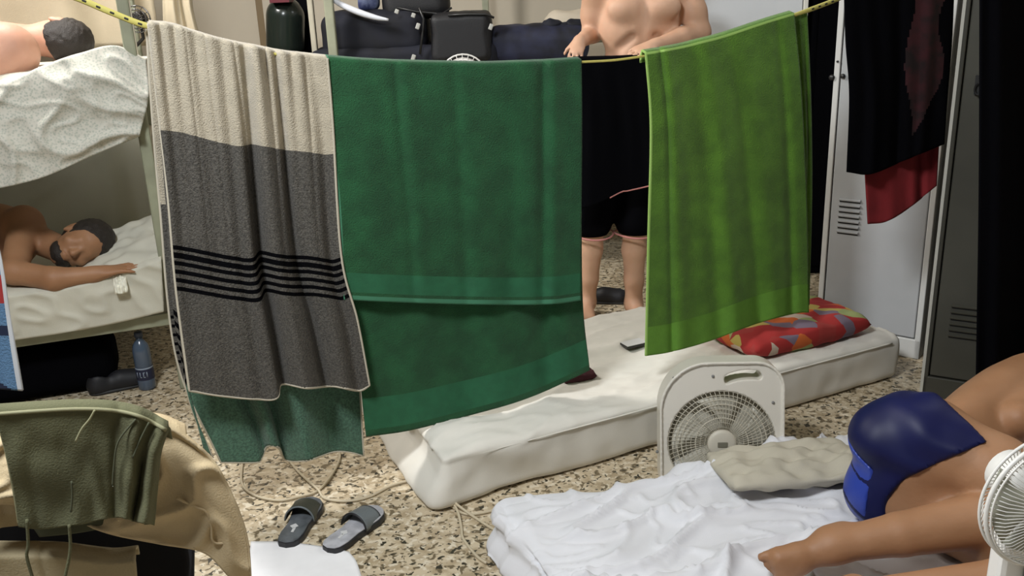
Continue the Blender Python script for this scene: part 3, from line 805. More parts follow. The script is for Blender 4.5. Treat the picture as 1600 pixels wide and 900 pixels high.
# upper sheet draped over the near side, with the pillow hump at the right
NP = Plane(BP(0, -.045, 0), (*bw, 0))
g = coons([(-120, 160), (0, 134), (60, 108), (120, 86), (180, 72), (228, 96)], [(-120, 318), (0, 294), (70, 276), (140, 245), (218, 212)], [(-120, 160), (-120, 318)], [(228, 96), (232, 150), (218, 212)], 110, 60)
def fu(u, v):
    return .035*max(0, ridge(u*2.2-v*1.2, v*.8+u*.8, 2, 1.7))**3+.010*max(0, ridge(u*4-v*2.0, v*1.4+u*1, 6, 2))**3+.035*math.sin(min(v*3, 1)*math.pi/2)-.03
nv_ = 60
rows = []
for j in range(60):
    rows.append([NP.hit(g[j, i, 0], g[j, i, 1], fu(i/109, j/59)) for i in range(110)])
pre = []
for q in range(24, 0, -1):
    t = q/24
    r_ = []
    for i in range(110):
        p0 = rows[0][i]; base = 1.262; y = t*.74
        hump = max(0, p0[2]-base)
        prof = math.cos(min(1, max(0, (y)/.42))*math.pi/2)**.8 if y < .42 else 0
        r_.append(np.array([p0[0]+bw[0]*y, p0[1]+bw[1]*y, base+hump*prof+.004*nz(i*.1, q*.3)]) if p0[2] > base else np.array([p0[0]+bw[0]*y, p0[1]+bw[1]*y, p0[2]+(base-p0[2])*min(1, t*4)]))
    pre.append(r_)
al = pre+rows; V = [p for r in al for p in r]; F = [(j*110+i, (j+1)*110+i, (j+1)*110+i+1, j*110+i+1) for j in range(len(al)-1) for i in range(109)]
o = obj('bed_sheet', V, F, SHEETP); solid(o, .006); tag(o, 'pale sheet with a tiny green pattern draped over the side of the upper bunk', 'bedding')
# lower-bunk pillow and its cloth
c = at_y(200, 402, 3.40)
o = obj('pillow', *pillow_vf(np.array([-1.50, 3.47, .535]), rotz(math.radians(20))@roty(math.radians(-14))@rotx(math.radians(14)), .46, .40, .13, 36, .02, 9), SHEETL); tag(o, 'cream pillow under the head of the sleeper in the lower bunk', 'pillow')
LPN = Plane(BP(0, -.03, 0), (*bw, 0))
g = coons([(-100, 480), (20, 462), (120, 448), (200, 424), (252, 405)], [(-100, 552), (20, 532), (100, 520), (180, 505), (256, 487)], [(-100, 480), (-100, 552)], [(252, 405), (256, 487)], 90, 24)
o, _ = cloth('bed_sheet', g, LPN, .02, lambda u, v: .012*max(0, ridge(u*4-v*1.0, v*1.0+u, 4, 1.8))**2, SHEETL, None, .006, over=(6, -.01, .18)); tag(o, 'cream sheet hanging at the side of the lower bunk', 'bedding')
o = obj('crumpled_tissue', *pillow_vf(at_y(188, 444, 3.22), rotz(.4)@rotx(.9), .05, .08, .02, 14, .02, 4), mat('tissue', (.8, .78, .66), .9)); tag(o, 'crumpled cream tissue on the side of the lower bunk sheet', 'tissue')
# cloth curtain at the far side of both bunks
CURT = mat('curtain_beige', (.52, .44, .31), .9, var=.06, vscale=4, bump=.2, bscale=200)
CURG = mat('curtain_cream', (.50, .50, .41), .9, var=.06, vscale=4, bump=.2, bscale=200)
def curtain(name, s0, s1, t, z0, z1, m, amp, fr_, lbl):
    V = []; F = []; nu, nv = 120, 30
    for j in range(nv):
        for i in range(nu):
            u = i/(nu-1); v = j/(nv-1)
            V.append(BP(s0+(s1-s0)*u, t+amp*math.sin(u*fr_+1.5*math.sin(u*7)+v*1.2)*(.5+.5*v)+.01*nz(u*8, v*3), z1-(z1-z0)*v))
    for j in range(nv-1):
        for i in range(nu-1): F.append((j*nu+i, (j+1)*nu+i, (j+1)*nu+i+1, j*nu+i+1))
    o = obj(name, V, F, m); solid(o, .004); return tag(o, lbl, 'curtain')
curtain('curtain', -.1, 1.9, 1.00, 1.30, 1.95, CURT, .025, 46, 'beige gathered curtain behind the upper bunk')
curtain('curtain', -.02, 1.9, .95, .02, 1.22, CURG, .012, 26, 'cream green curtain hanging behind the lower bunk')  # carried down to the floor to block light under the bunk

# small clip fan and hanging rag by the bunk post
cf = thing('clip_fan', 'small dark round clip fan on the far bunk post', 'fan', tuple(at_y(212, 38, 4.05)))
cc = at_y(212, 30, 4.0); b = MB()
for r in (.055, .04, .025): b.tube([cc+np.array([r*math.cos(t), .02*(r/.055)**2, r*math.sin(t)]) for t in np.linspace(0, 2*math.pi, 25)[:-1]], .003, 5, True)
for k in range(12): b.tube([cc, cc+np.array([.055*math.cos(k*.5236), .02, .055*math.sin(k*.5236)])], .0016, 4)
b.build('grille', mat('chrome_dark', (.25, .25, .25), .25, metal=.9), cf)
v, f = lathe_vf([(0, 0), (.03, .0), (.035, .03), (.02, .07), (0, .07)], cc+np.array([0, .02, 0]), (0, 1, 0), 16); obj('motor', v, f, DARKMETAL, cf)
MB().tube([cc+np.array([0, .05, 0]), cc+np.array([0, .05, -.08]), cc+np.array([-.05, .06, -.12])], .008, 6).build('clip_arm', DARKMETAL, cf)
RGP = Plane((0, 4.3, 0), (0, 1, 0))
g = coons([(252, -50), (312, -50)], [(256, 60), (315, 70)], [(252, -50), (256, 60)], [(312, -50), (300, 0), (315, 70)], 30, 30)
o, _ = cloth('hanging_rag', g, RGP, 0, foldf([(.3, .4, .08, .02, .02), (.6, .7, .06, -.02, -.02), (.9, .9, .06, .02, .02)], 3), CURT, None, .004); tag(o, 'beige cloth hanging behind the left end of the striped towel', 'cloth')

# bottle, shoes and bag beneath the lower bunk
bp_ = at_z(231, 606); root = thing('water_bottle', 'dark blue tinted plastic bottle standing on the floor at the foot of the bunk', 'bottle', tuple(bp_))
BT = mat('bottle_plastic', (.07, .10, .15), .15, spec=.8)
v, f = lathe_vf([(0, 0), (.030, 0), (.034, .006), (.034, .05), (.032, .055), (.034, .06), (.034, .15), (.033, .17), (.028, .19), (.018, .205), (.013, .212), (.013, .222), (0, .222)], bp_, n=24); obj('bottle_body', v, f, BT, root)
v, f = lathe_vf([(.0345, .045), (.0348, .047), (.0348, .098), (.0345, .10)], bp_, n=24); obj('bottle_label', v, f, mat('label_navy', (.015, .02, .05), .5), root)
b = MB()
for z in (.095,): 
    v, f = lathe_vf([(.0349, z-.003), (.0352, z), (.0349, z+.003)], bp_, n=24); b.add(v, f)
for k in range(4):
    a = -math.pi/2-.55+k*.38; q = bp_+np.array([.0355*math.cos(a), .0355*math.sin(a), .07]); R_ = rotz(a+math.pi/2)
    b.box(q, (.003, .001, .022), R_)
    if k in (1, 2): b.box(q+R_@np.array([.003, 0, -.010]), (.007, .001, .003), R_)
    if k == 2: b.box(q+R_@np.array([.003, 0, .010]), (.007, .001, .003), R_)
b.build('label_lettering', mat('label_print', (.3, .36, .45), .5), root)
v, f = lathe_vf([(0, .222), (.016, .222), (.016, .240), (.014, .243), (0, .243)], bp_, n=20); obj('cap', v, f, mat('cap_blue', (.05, .07, .12), .4), root)
def shoe(c, ang, lbl, L=.27):
    R_ = rotz(ang); c = np.array(c)
    root = thing('shoe', lbl, 'shoe', tuple(c))
    Q = lambda x, y, z: c+R_@np.array([x, y, z])
    sd = SDF().cone(Q(-.09, 0, .035), Q(-.085, 0, .06), .034, .034, .02).cone(Q(-.09, 0, .03), Q(.08, 0, .025), .034, .036, .03).cone(Q(.0, 0, .045), Q(.07, 0, .028), .033, .034, .03)
    sd.ell(Q(-.075, 0, .10), (.045, .024, .05), R_, .01, True)
    sdf_obj('upper', sd, .005, mat('shoe_black', (.01, .01, .013), .6), root, cuts=((Q(0, 0, .012), (0, 0, -1)),))
    sd = SDF().cone(Q(-.09, 0, .0), Q(.09, 0, .0), .036, .040, .01)
    sdf_obj('sole', sd, .005, mat('shoe_sole', (.02, .02, .02), .6), root, cuts=((Q(0, 0, .015), (0, 0, 1)), (Q(0, 0, .001), (0, 0, -1))))
    return root
shoe(at_z(192, 606), .5, 'black shoe on the floor beside the bottle')
shoe(at_z(925, 473)+np.array([.06, .0, 0]), -.15, 'black shoe on the floor behind the legs of the standing person')
bag = thing('duffel_bag', 'black duffel bag in the dark under the lower bunk', 'bag', tuple(at_z(80, 625)))
c = at_z(70, 625); sd = SDF().box(c+np.array([-.06, .10, .11]), (.30, .14, .105), .07, rotz(.35))
sdf_obj('bag_body', sd, .012, BLACK, bag)
MB().tube(catmull([c+np.array([-.22, -.02, .10]), c+np.array([-.15, -.05, .17]), c+np.array([-.05, -.04, .17]), c+np.array([.04, .02, .11])], 6), .008, 6).build('bag_handle', BLACK, bag)

# ================================================================== rear bunk loaded with bedding and bags
rb = thing('bunk_bed', 'tall pale posted metal bunk at the back, loaded with dark bags and bedding', 'bed', (-.9, 4.6, 0))
YB = 4.72
for x_, yy, wd in ((488, YB+.0, .028), (517, YB-.12, .045), (760, YB+.95, .04), (1040, YB+.1, .04)):
    p = at_y(x_, 40, yy)
    if x_ == 1040: p[0] = .86
    bevel(MB().box((p[0], yy, .85), (wd, wd*.8, 1.7)).build('post', METAL_BEIGE if x_ == 488 else METAL_GREEN, rb, smooth=False), .006)
bevel(MB().box((-.01, YB+.02, 1.02), (1.73, .03, .05)).box((-.01, YB+.80, 1.02), (1.73, .03, .05)).box((-.01, YB+.4, 1.02), (1.73, .78, .02)).box((-.01, YB+.02, .42), (1.73, .03, .05)).box((-.01, YB+.4, .42), (1.73, .78, .02)).build('bed_base', METAL_GREEN, rb, smooth=False), .004)
NAVY = mat('navy_cloth', (.004, .005, .012), .8, var=.5, vscale=6); NAVY2 = mat('navy_cloth_light', (.010, .012, .030), .7, var=.7, vscale=9)
BAGB = mat('bag_black', (.009, .009, .011), .6, bump=.3, bscale=200)
def blob(name, px, py, y, hx, hy, hz, rad, m, lbl, cat, ang=0, extra=None, tiltx=0):
    c = at_y(px, py, y); root = thing(name, lbl, cat, tuple(c))
    R_ = rotz(ang)@rotx(tiltx)
    sd = SDF().box(c, (hx, hy, hz), rad, R_)
    sdf_obj('fabric' if cat in ('bedding', 'mattress') else 'shell', sd, .012, m, root, post=lambda v: v+np.array([.010*nz(v[0], v[1], v[2], 9), 0, .012*nz(v[0]+5, v[1], v[2], 11)]), smooth=1)
    return root, c, R_
r_, c, R_ = blob('mattress', 640, 88, 5.02, .48, .36, .075, .05, NAVY, 'black covered mattress on the rear bunk, under the bags', 'mattress')
r_, c, R_ = blob('blanket', 590, 52, 4.88, .27, .2, .12, .08, NAVY, 'navy black heap of bedding beside the rear bunk post', 'bedding')
pts = [at_y(x, y, 4.63) for x, y in ((500, -22), (525, 2), (555, 17), (585, 27), (607, 31))]
MB().tube(catmull(pts, 6), [.016*(.35+.65*math.sin(math.pi*(i+.5)/25)) for i in range(25)], 8).build('white_edge', mat('edge_white', (.75, .78, .85), .6), r_)
r_, c, R_ = blob('suitcase', 722, 58, 4.80, .155, .16, .125, .04, BAGB, 'black soft suitcase with buckles, in the middle of the rear bunk', 'bag')
MB().tube([at_y(x, y, 4.635) for x, y in ((655, 12), (662, 30), (660, 55), (656, 85))], .006, 6).build('strap', DARKMETAL, r_)
BUCK = mat('buckle_grey', (.45, .45, .42), .4)
for (x, y) in ((646, 24), (620, 18), (653, 41), (767, 42), (646, 90)):
    bevel(MB().box(at_y(x, y, 4.622), (.020, .012, .030 if y > 30 else .022), roty(.4)).build('buckle', BUCK, r_, smooth=False), .004)
MB().tube([at_y(x, y, 4.64) for x, y in ((700, 24), (730, 22), (760, 22), (772, 28))], .006, 6).build('handle', DARKMETAL, r_)
r_, c, R_ = blob('backpack', 650, 4, 4.85, .17, .12, .08, .06, BAGB, 'black bag lying on top of the bags on the rear bunk', 'bag')
MB().tube([at_y(x, y, 4.71) for x, y in ((620, 12), (650, 18), (690, 22), (706, 12))], .005, 6).build('strap', DARKMETAL, r_)
r_, c, R_ = blob('rolled_bedding', 838, 70, 4.86, .27, .16, .105, .08, NAVY2, 'dark navy bedding bundle on the right of the rear bunk', 'bedding')
for i, (x, y, s) in enumerate(((862, 38, .028), (898, 40, .028), (880, 44, .024), (835, 46, .026), (808, 50, .024), (784, 54, .022))):
    sd = SDF().ell(at_y(x, y, 4.78), (s*1.9, s*1.5, s)); sdf_obj('bunched_fold', sd, .007, NAVY, r_, post=lambda v: v+np.array([.01*nz(v[0], v[1], v[2], 20), 0, .015*nz(v[0], v[1]+3, v[2], 25)]))
r_, c, R_ = blob('pillow', 905, 42, 5.25, .20, .12, .09, .08, mat('pillow_tan', (.60, .53, .42), .9), 'tan pillow standing behind the navy bundle on the rear bunk', 'pillow', 0)
sd = SDF().cone(at_y(446, 26, 4.95), at_y(446, 70, 4.95), .10, .10, .02)
r2 = thing('travel_bag', 'dark green glossy upright bag left of the pale bunk posts', 'bag', tuple(at_y(446, 90, 4.95)))
sdf_obj('shell', sd, .01, mat('glossy_green_black', (.014, .020, .016), .22), r2)
MB().box(at_y(440, -4, 4.88), (.10, .12, .05)).build('lid', mat('lid_red', (.12, .01, .02), .5), r2, smooth=False)
MB().box(at_y(470, 62, 5.1), (.16, .1, .42)).build('side_panel', BLACK, r2, smooth=False)
# denim scrap in light blue on top and little white fan
r_, c, R_ = blob('folded_shirt', 575, 2, 4.80, .055, .05, .045, .03, mat('shirt_blue', (.20, .24, .40), .8, col2=(.03, .04, .12), vscale=22), 'blue and white patterned shirt on the rear bunk heap', 'clothing')
r_ = thing('table_fan', 'round white fan whose rim shows just above the dark green towel', 'fan', tuple(at_y(724, 120, 4.45)))
cc = at_y(724, 124, 4.40); b = MB()
for r in (.115, .09, .06): b.tube([cc+np.array([r*math.cos(t), .02*(r/.1)**2, r*math.sin(t)]) for t in np.linspace(0, 2*math.pi, 33)[:-1]], .004 if r > .1 else .0025, 6, True)
for k in range(24): b.tube([cc+np.array([.02*math.cos(k*.2618), 0, .02*math.sin(k*.2618)]), cc+np.array([.115*math.cos(k*.2618), .02, .115*math.sin(k*.2618)])], .0016, 4)
b.build('grille', PLASTIC_W, r_)
v, f = lathe_vf([(0, .015), (.095, .03), (.10, .05), (.05, .12), (0, .12)], cc, (0, 1, 0), 24); obj('motor_housing', v, f, PLASTIC_W, r_)
b = MB(); b.tube([cc+np.array([0, .08, 0]), np.array([cc[0], cc[1]+.08, .03])], .014, 10); b.build('pole', PLASTIC_W, r_)
v, f = lathe_vf([(0, 0), (.13, 0), (.13, .015), (.03, .035), (0, .035)], np.array([cc[0], cc[1]+.08, 0]), n=28); obj('base', v, f, PLASTIC_W, r_)

# ================================================================== chair with clothes, bottom left
CH = Plane(at_c(150, 760, 1.46), (-.30, .95, .0))
chair = thing('chair', 'black chair in the near left corner, buried under draped clothes', 'chair', (-.75, 1.55, 0))
CHB = mat('chair_black', (.008, .008, .009), .8, spec=.1)
n2 = np.array([-.301, .953, 0]); t2 = np.array([.953, .301, 0]); bc = CH.hit(170, 880, 0)+n2*.05
Rc = frame3(t2, n2, (0, 0, 1))
zt = .745
# back rest shell: rounded panel
def backfn(P):
    L = (P-np.array([bc[0], bc[1], 0]))@Rc; return np.maximum(rr2(L[..., 0], L[..., 2], -.24, .12, .40, zt, .12), np.abs(L[..., 1]-.35*L[..., 0]**2*1.0)-.012)
sd = SDF().prism(backfn, (np.array([bc[0]-.3, bc[1]-.2, .36]), np.array([bc[0]+.3, bc[1]+.25, .85])))
sdf_obj('backrest', sd, .008, CHB, chair)
ctr = np.array([bc[0], bc[1], 0])
bevel(MB().box(ctr+n2*.23+np.array([0, 0, .43])-t2*.05, (.33, .43, .03), Rc).build('seat', CHB, chair, smooth=False), .01)
for (a, b_) in ((-.21, .03), (.17, .03), (-.21, .42), (.17, .42)):
    MB().tube([ctr+t2*a+n2*b_+np.array([0, 0, .43]), ctr+t2*a*1.1+n2*(b_*1.05)+np.array([0, 0, .0])], .014, 8).build('leg', CHB, chair)
# beige shirt over the back
KHAKI = mat('cloth_khaki', (.60, .475, .29), .85, var=.05, vscale=5, bump=.25, bscale=350)
KH2 = mat('cloth_khaki_seam', (.60, .48, .30), .85)
g = coons([(-60, 700), (40, 690), (140, 672), (200, 662), (250, 664), (290, 680)], [(-60, 790), (22, 786), (100, 806), (172, 832), (250, 848), (320, 862), (360, 900), (392, 925)],
          [(-60, 700), (-60, 790)], [(290, 680), (330, 718), (360, 770), (385, 840), (392, 925)], 120, 70)
def fk(u, v): return .012*max(0, ridge(u*3+v, v*1.4-u*.6, 3, 2.0))**2+.008*nz(u*6, v*3, 7)+.03*math.sin(v*1.6)
shirt, rows = cloth('draped_shirt', g, CH, .035, fk, KHAKI, None, .005, over=(8, .16, .035)); tag(shirt, 'khaki beige shirt draped over the chair back under the olive shorts', 'clothing')
SP = Plane(CH.p, CH.n)
MB().tube(catmull([SP.hit(x, y, .072) for x, y in ((275, 778), (305, 792), (322, 800), (330, 822), (335, 848), (368, 846))], 6), .0022, 6).build('seam', KH2, shirt)
hem_tube('hem', rows, KH2, shirt, .003, 'br')
# olive shorts
OLIVE = mat('cloth_olive', (.125, .125, .065), .9, var=.12, vscale=6, bump=.3, bscale=350); OLIVE2 = mat('cloth_olive_dark', (.075, .08, .045), .9); OLH = mat('olive_hem', (.30, .29, .17), .8)
g = coons([(-8, 646), (60, 641), (120, 638), (175, 640), (220, 650), (262, 672)], [(30, 822), (60, 826), (120, 820), (180, 808), (212, 815), (240, 820)],
          [(-8, 646), (8, 700), (22, 770), (30, 822)], [(262, 672), (250, 710), (245, 770), (240, 820)], 110, 80)
fo = foldf([(.93, .84, .03, -.004, -.022), (.82, .80, .04, .006, .016), (.70, .70, .03, -.004, -.008), (.48, .62, .04, .0, .008), (.97, .93, .04, .01, .02), (.12, .14, .05, .0, -.006)], 5, .008, (6, 3))
sh, rows = cloth('shorts', g, CH, .097, fo, OLIVE, None, .005, over=(6, .03, .03)); tag(sh, 'olive green drawstring shorts laid over the khaki shirt on the chair', 'clothing')
g = coons([(46, 815), (130, 812), (236, 805)], [(62, 838), (120, 832), (180, 822), (236, 818)], [(46, 815), (62, 838)], [(236, 805), (236, 818)], 40, 12)
o, _ = cloth('waistband', g, CH, .072, lambda u, v: 0, OLIVE2, sh, .005)
MB().tube([r[0] for r in rows][::2], .0022, 6).build('side_seam', OLH, sh)
MB().tube([p-n2*.003 for p in rows[0][::3]], .003, 6).build('top_hem', OLH, sh)
for pts in ([(148, 641), (140, 655), (128, 670), (118, 690)], [(212, 655), (185, 690), (178, 730), (176, 760)], [(112, 752), (113, 775), (111, 800)], [(233, 660), (218, 690), (208, 715)]):
    MB().tube(catmull([SP.hit(x, y, .108) for x, y in pts], 6), .0016, 5).build('seam', OLIVE2 if pts[0][0] != 148 else OLH, sh)
for pts in ([(42, 812), (44, 850), (42, 870), (50, 900), (56, 925)], [(108, 820), (110, 850), (108, 872), (102, 900), (98, 925)]):
    MB().tube(catmull([SP.hit(x, y, .106) for x, y in pts], 8), .0026, 6).build('drawstring', OLIVE, sh)
g = coons([(-60, 868), (0, 869), (60, 869), (100, 871), (170, 879), (212, 875)], [(-60, 990), (220, 990)], [(-60, 868), (-60, 990)], [(212, 875), (217, 930), (220, 990)], 60, 30)
o, _ = cloth('folded_trousers', g, CH, .060, foldf([(.45, .55, .02, -.004, -.008), (.6, .62, .1, .0, .01)], 4, .006), mat('cloth_sand', (.47, .39, .24), .85, var=.05, vscale=6, bump=.2, bscale=300), None, .005, over=(6, .02, .05)); tag(o, 'sand coloured folded cloth low on the chair beneath the drawstrings', 'clothing')

# striped towel at the left edge
TB = mat('towel_blue', (.10, .20, .34), .9, bump=.5, bscale=260); TW = mat('towel_white', (.6, .62, .65), .9); TR = mat('towel_red', (.35, .03, .03), .9); TN = mat('towel_navy', (.01, .018, .05), .9)
PL = Plane(at_c(0, 500, 1.85), (-.2, .97, 0))
g = coons([(-110, 330), (-20, 330)], [(-110, 600), (36, 610)], [(-110, 330), (-110, 600)], [(-20, 330), (2, 400), (16, 490), (36, 610)], 60, 90)
def mtw(u, v):
    if u > .955: return 1
    if .36 < v+.05*(1-u) < .52: return 2
    if .64 < v < .70 and u > .7: return 3
    if v-(.35*(u-.5)) > .86: return 3
    return 0
o, _ = cloth('bath_towel', g, PL, 0, foldf([(.3, .3, .1, .01, .02), (.7, .75, .08, -.01, -.02)], 4), TB, None, .006, mats=[TB, TW, TR, TN], midf=mtw); tag(o, 'blue, red and white towel hanging at the left edge of the photo', 'towel')
o = MB().tube([PL.hit(-170, 325, 0), PL.hit(-5, 330, 0)], .006, 8).build('hanging_rail', METAL_GREEN); tag(o, 'thin rail holding the blue, red and white towel', 'rail')

# ================================================================== people
def hand(sd, wrist, dirv, palmn, side, scale=1.0, curl=.5, thumb=.8, spread=.12):
    """wrist pos; dirv = hand direction; palmn = direction the palm faces; side = +1/-1 thumb side = cross(dirv, palmn)*side"""
    d = N(dirv); n = N(np.array(palmn)-np.dot(palmn, d)*d); s_ = np.cross(d, n)*side; w0 = np.array(wrist); S_ = scale
    P = lambda a, b_, c: w0+d*a*S_+s_*b_*S_+n*c*S_
    sd.ell(P(.05, .0, 0), (.052*S_, .040*S_, .016*S_), np.array([d, s_, n]).T, .012)
    sd.cone(P(-.01, 0, 0), P(.03, 0, 0), .026*S_, .024*S_, .02)
    L = (.072, .080, .074, .058); off = (.030, .010, -.011, -.030)
    for i in range(4):
        base = P(.088-(.006 if i in (0, 3) else 0)-(.006 if i == 3 else 0), off[i], 0)
        a = curl*.5; fd = d; p = base; sg = (off[i]/.03)*spread
        fd0 = N(d+s_*sg)
        for k, (fl, r) in enumerate(((.45, .0088), (.30, .0080), (.25, .0072))):
            ang = curl*(k+.6)*.55
            dd = fd0*math.cos(ang)+n*math.sin(ang)
            q = p+dd*L[i]*fl*S_; sd.cone(p, q, r*S_, (r-.0007)*S_, .004); p = q
    p = P(.020, .032, .006); 
    td = N(d*.65+s_*thumb+n*.35)
    q = p+td*.036*S_; sd.cone(p, q, .0125*S_, .0105*S_, .012)
    q2 = q+N(td*.7+d*.5+n*.25)*.030*S_; sd.cone(q, q2, .0102*S_, .0085*S_, .004)
def foot(sd, ankle, toe, up, scale=1.0):
    a = np.array(ankle); t = np.array(toe); d = N(t-a); u = N(np.array(up)-np.dot(up, d)*d); s_ = np.cross(d, u)
    L = np.linalg.norm(t-a)
    sd.cone(a, a+d*L*.72-u*.012, .036*scale, .030*scale, .03)
    sd.cone(a-d*.035-u*.03, a-u*.02, .030*scale, .032*scale, .03)
    sd.cone(a+d*L*.55-s_*.012, a+d*L*.78-s_*.022, .024*scale, .022*scale, .02)
    sd.cone(a+d*L*.55+s_*.012, a+d*L*.78+s_*.020, .026*scale, .024*scale, .02)
    for i, (o_, r, l) in enumerate(((.030, .0125, .24), (.011, .009, .22), (-.004, .0085, .19), (-.018, .008, .15), (-.031, .0075, .11))):
        p = a+d*L*.76+s_*o_-u*.012; sd.cone(p, p+d*L*l-u*.004, r*scale, r*.85*scale, .004)
def head(sd, c, R, s=1.0):
    """R columns: x = left-right, y = face direction, z = crown"""
    c = np.array(c); P = lambda x, y, z: c+R@np.array([x, y, z])*s
    sd.ell(P(0, -.012, .028), np.array([.076, .098, .088])*s, R, .02)
    sd.ell(P(0, .02, -.035), np.array([.060, .072, .075])*s, R, .03)
    sd.ell(P(0, .048, -.088), np.array([.030, .032, .024])*s, R, .03)       # chin
    sd.cone(P(-.030, .076, .022), P(.030, .076, .022), .013*s, .013*s, .015)   # brow
    sd.cone(P(0, .088, .012), P(0, .108, -.022), .0075*s, .0125*s, .010)       # nose
    for q in (-1, 1):
        sd.ell(P(q*.011, .100, -.025), np.array([.009, .009, .007])*s, R, .006)
        sd.ell(P(q*.042, .066, -.018), np.array([.022, .02, .018])*s, R, .02)
        sd.ell(P(q*.030, .080, .004), np.array([.014, .010, .008])*s, R, .006)   # closed eyelid
        sd.ell(P(q*.078, -.008, -.005), np.array([.009, .020, .032])*s, R@rotx(.2), .006)
        sd.ell(P(q*.087, -.002, -.002), np.array([.006, .009, .016])*s, R, .004, True)
    sd.ell(P(0, .092, -.052), np.array([.024, .010, .0065])*s, R, .005)
    sd.ell(P(0, .089, -.064), np.array([.020, .010, .007])*s, R, .005)
def hair_obj(parent, c, R, s=1.0, m=HAIR, cutp=()):
    c = np.array(c); P = lambda x, y, z: c+R@np.array([x, y, z])*s
    sd = SDF().ell(P(0, -.016, .030), np.array([.083, .101, .093])*s, R, .02).ell(P(0, -.050, -.02), np.array([.070, .062, .065])*s, R, .02)
    sdf_obj('hair', sd, .006, m, parent, cuts=((P(0, .055, .05), R@N(np.array([0, 1, -.45]))), (P(0, 0, -.075), R@np.array([0, 0, -1.])))+tuple(cutp),
            post=lambda v: v+np.array([.004*nz(v[0], v[1], v[2], 60), .004*nz(v[0]+3, v[1], v[2], 60), .004*nz(v[0], v[1]+5, v[2], 60)]))

# ---- standing person, facing the room, holding a black garment
pm = thing('person', 'person standing bare-chested behind the towels in black shorts, holding up a black garment', 'person', (.50, 3.95, 0))
sd = SDF()
hx_ = .545
sd.ell((hx_+.01, 3.96, .98), (.155, .105, .12), k=.05)
sd.ell((hx_+.015, 3.955, 1.12), (.140, .098, .13), k=.05)
sd.ell((hx_+.04, 3.955, 1.32), (.172, .110, .17), k=.05)
sd.ell((hx_-.03, 3.875, 1.385), (.075, .045, .055), k=.03).ell((hx_+.125, 3.875, 1.385), (.075, .045, .055), k=.03)
sd.cone((hx_+.045, 3.835, 1.40), (hx_+.02, 3.835, 1.12), .012, .010, .03, True); sd.ell((hx_+.02, 3.845, 1.10), (.012, .02, .014), k=.015, sub=True)
for q in (-1, 1): sd.cone((hx_+.045+q*.05, 3.86, 1.27), (hx_+.045+q*.13, 3.89, 1.20), .010, .010, .03, True)
sd.cone((hx_-.10, 3.97, 1.46), (hx_+.19, 3.97, 1.46), .065, .065, .05)
sd.cone((hx_+.045, 3.96, 1.46), (hx_+.045, 3.945, 1.58), .060, .055, .04)
Rh = frame3((-1, 0, 0), (0, -1, 0), (0, 0, 1)); hc = (hx_+.045, 3.91, 1.68); 
Rh = np.array([[-1, 0, 0], [0, -1, 0], [0, 0, 1.]])@rotx(-.25); head(sd, hc, Rh)
shL = np.array([hx_+.235, 3.97, 1.455]); elL = at_y(1094, 50, 3.93); wrL = at_y(1022, 72, 3.78); 
sd.chain([shL, shL*.45+elL*.55, elL], [.060, .052, .043], .03); sd.chain([elL, elL*.6+wrL*.4, wrL], [.043, .042, .027], .02)
shR = np.array([hx_-.145, 3.97, 1.455]); elR = at_y(925, 52, 4.02); wrR = at_y(905, 66, 3.84)
sd.chain([shR, shR*.45+elR*.55, elR], [.058, .050, .041], .03); sd.chain([elR, wrR], [.041, .026], .02)
hand(sd, wrL, at_y(985, 82, 3.72)-wrL, (0, .4, -1), 1, .95, 1.2, .5)
hand(sd, wrR, at_y(898, 88, 3.76)-wrR, (0, .5, -.6), -1, .8, 1.6, .5)
def leg(hip, knee, ank, r=(.092, .078, .055, .054, .038)):
    hip, knee, ank = map(np.array, (hip, knee, ank)); sd.chain([hip, hip*.5+knee*.5, knee], [r[0], r[1], r[2]], .03)
    bk_ = np.array([0, .012, 0]); sd.chain([knee, knee*.68+ank*.32+bk_, knee*.3+ank*.7, ank], [r[2], r[3], .044, r[4]], .02)
kR = at_y(926, 352, 3.93); aR = at_y(917, 470, 3.97); kL = at_y(992, 352, 3.93); aL = at_y(990, 484, 3.95)
aR[2] = max(aR[2], .07); aL[2] = .07
leg((hx_-.085, 3.96, .90), kR, aR); leg((hx_+.10, 3.96, .90), kL, aL)
foot(sd, aR, aR+np.array([-.02, -.19, -.045]), (0, 0, 1)); foot(sd, aL, aL+np.array([.03, -.19, -.045]), (0, 0, 1))
sdf_obj('body', sd, .0065, SK_M, pm, smooth=2)
hair_obj(pm, hc, Rh)
sd2 = SDF().ell((hx_+.01, 3.96, .98), (.175, .125, .13), k=.05)
sd2.chain([(hx_-.085, 3.96, .92), kR+np.array([-.004, 0, .02])], [.118, .092], .03); sd2.chain([(hx_+.10, 3.96, .92), kL+np.array([.004, 0, .02])], [.118, .092], .03)
zk = at_y(935, 368, 3.9)[2]
sdf_obj('shorts', sd2, .008, BLACK, pm, cuts=(((0, 0, zk), (0, 0, -1)), ((0, 0, 1.06), (0, 0, 1))), smooth=1)
PINK = mat('hem_pink', (.55, .22, .20), .8)
for kk in (kR, kL):
    MB().tube([np.array([kk[0]+.094*math.cos(t), kk[1]+.094*math.sin(t), zk+.006*math.sin(2*t+1)]) for t in np.linspace(0, 2*math.pi, 33)[:-1]], .0045, 6, True).build('shorts_hem', PINK, pm)
GP = Plane((0, 3.70, 0), (0, 1, 0))
g = coons([(896, 92), (940, 91), (975, 90), (1030, 86)], [(890, 330), (930, 320), (970, 300), (985, 297), (1060, 280)], [(896, 92), (892, 200), (890, 330)], [(1030, 86), (1045, 180), (1060, 280)], 60, 70)
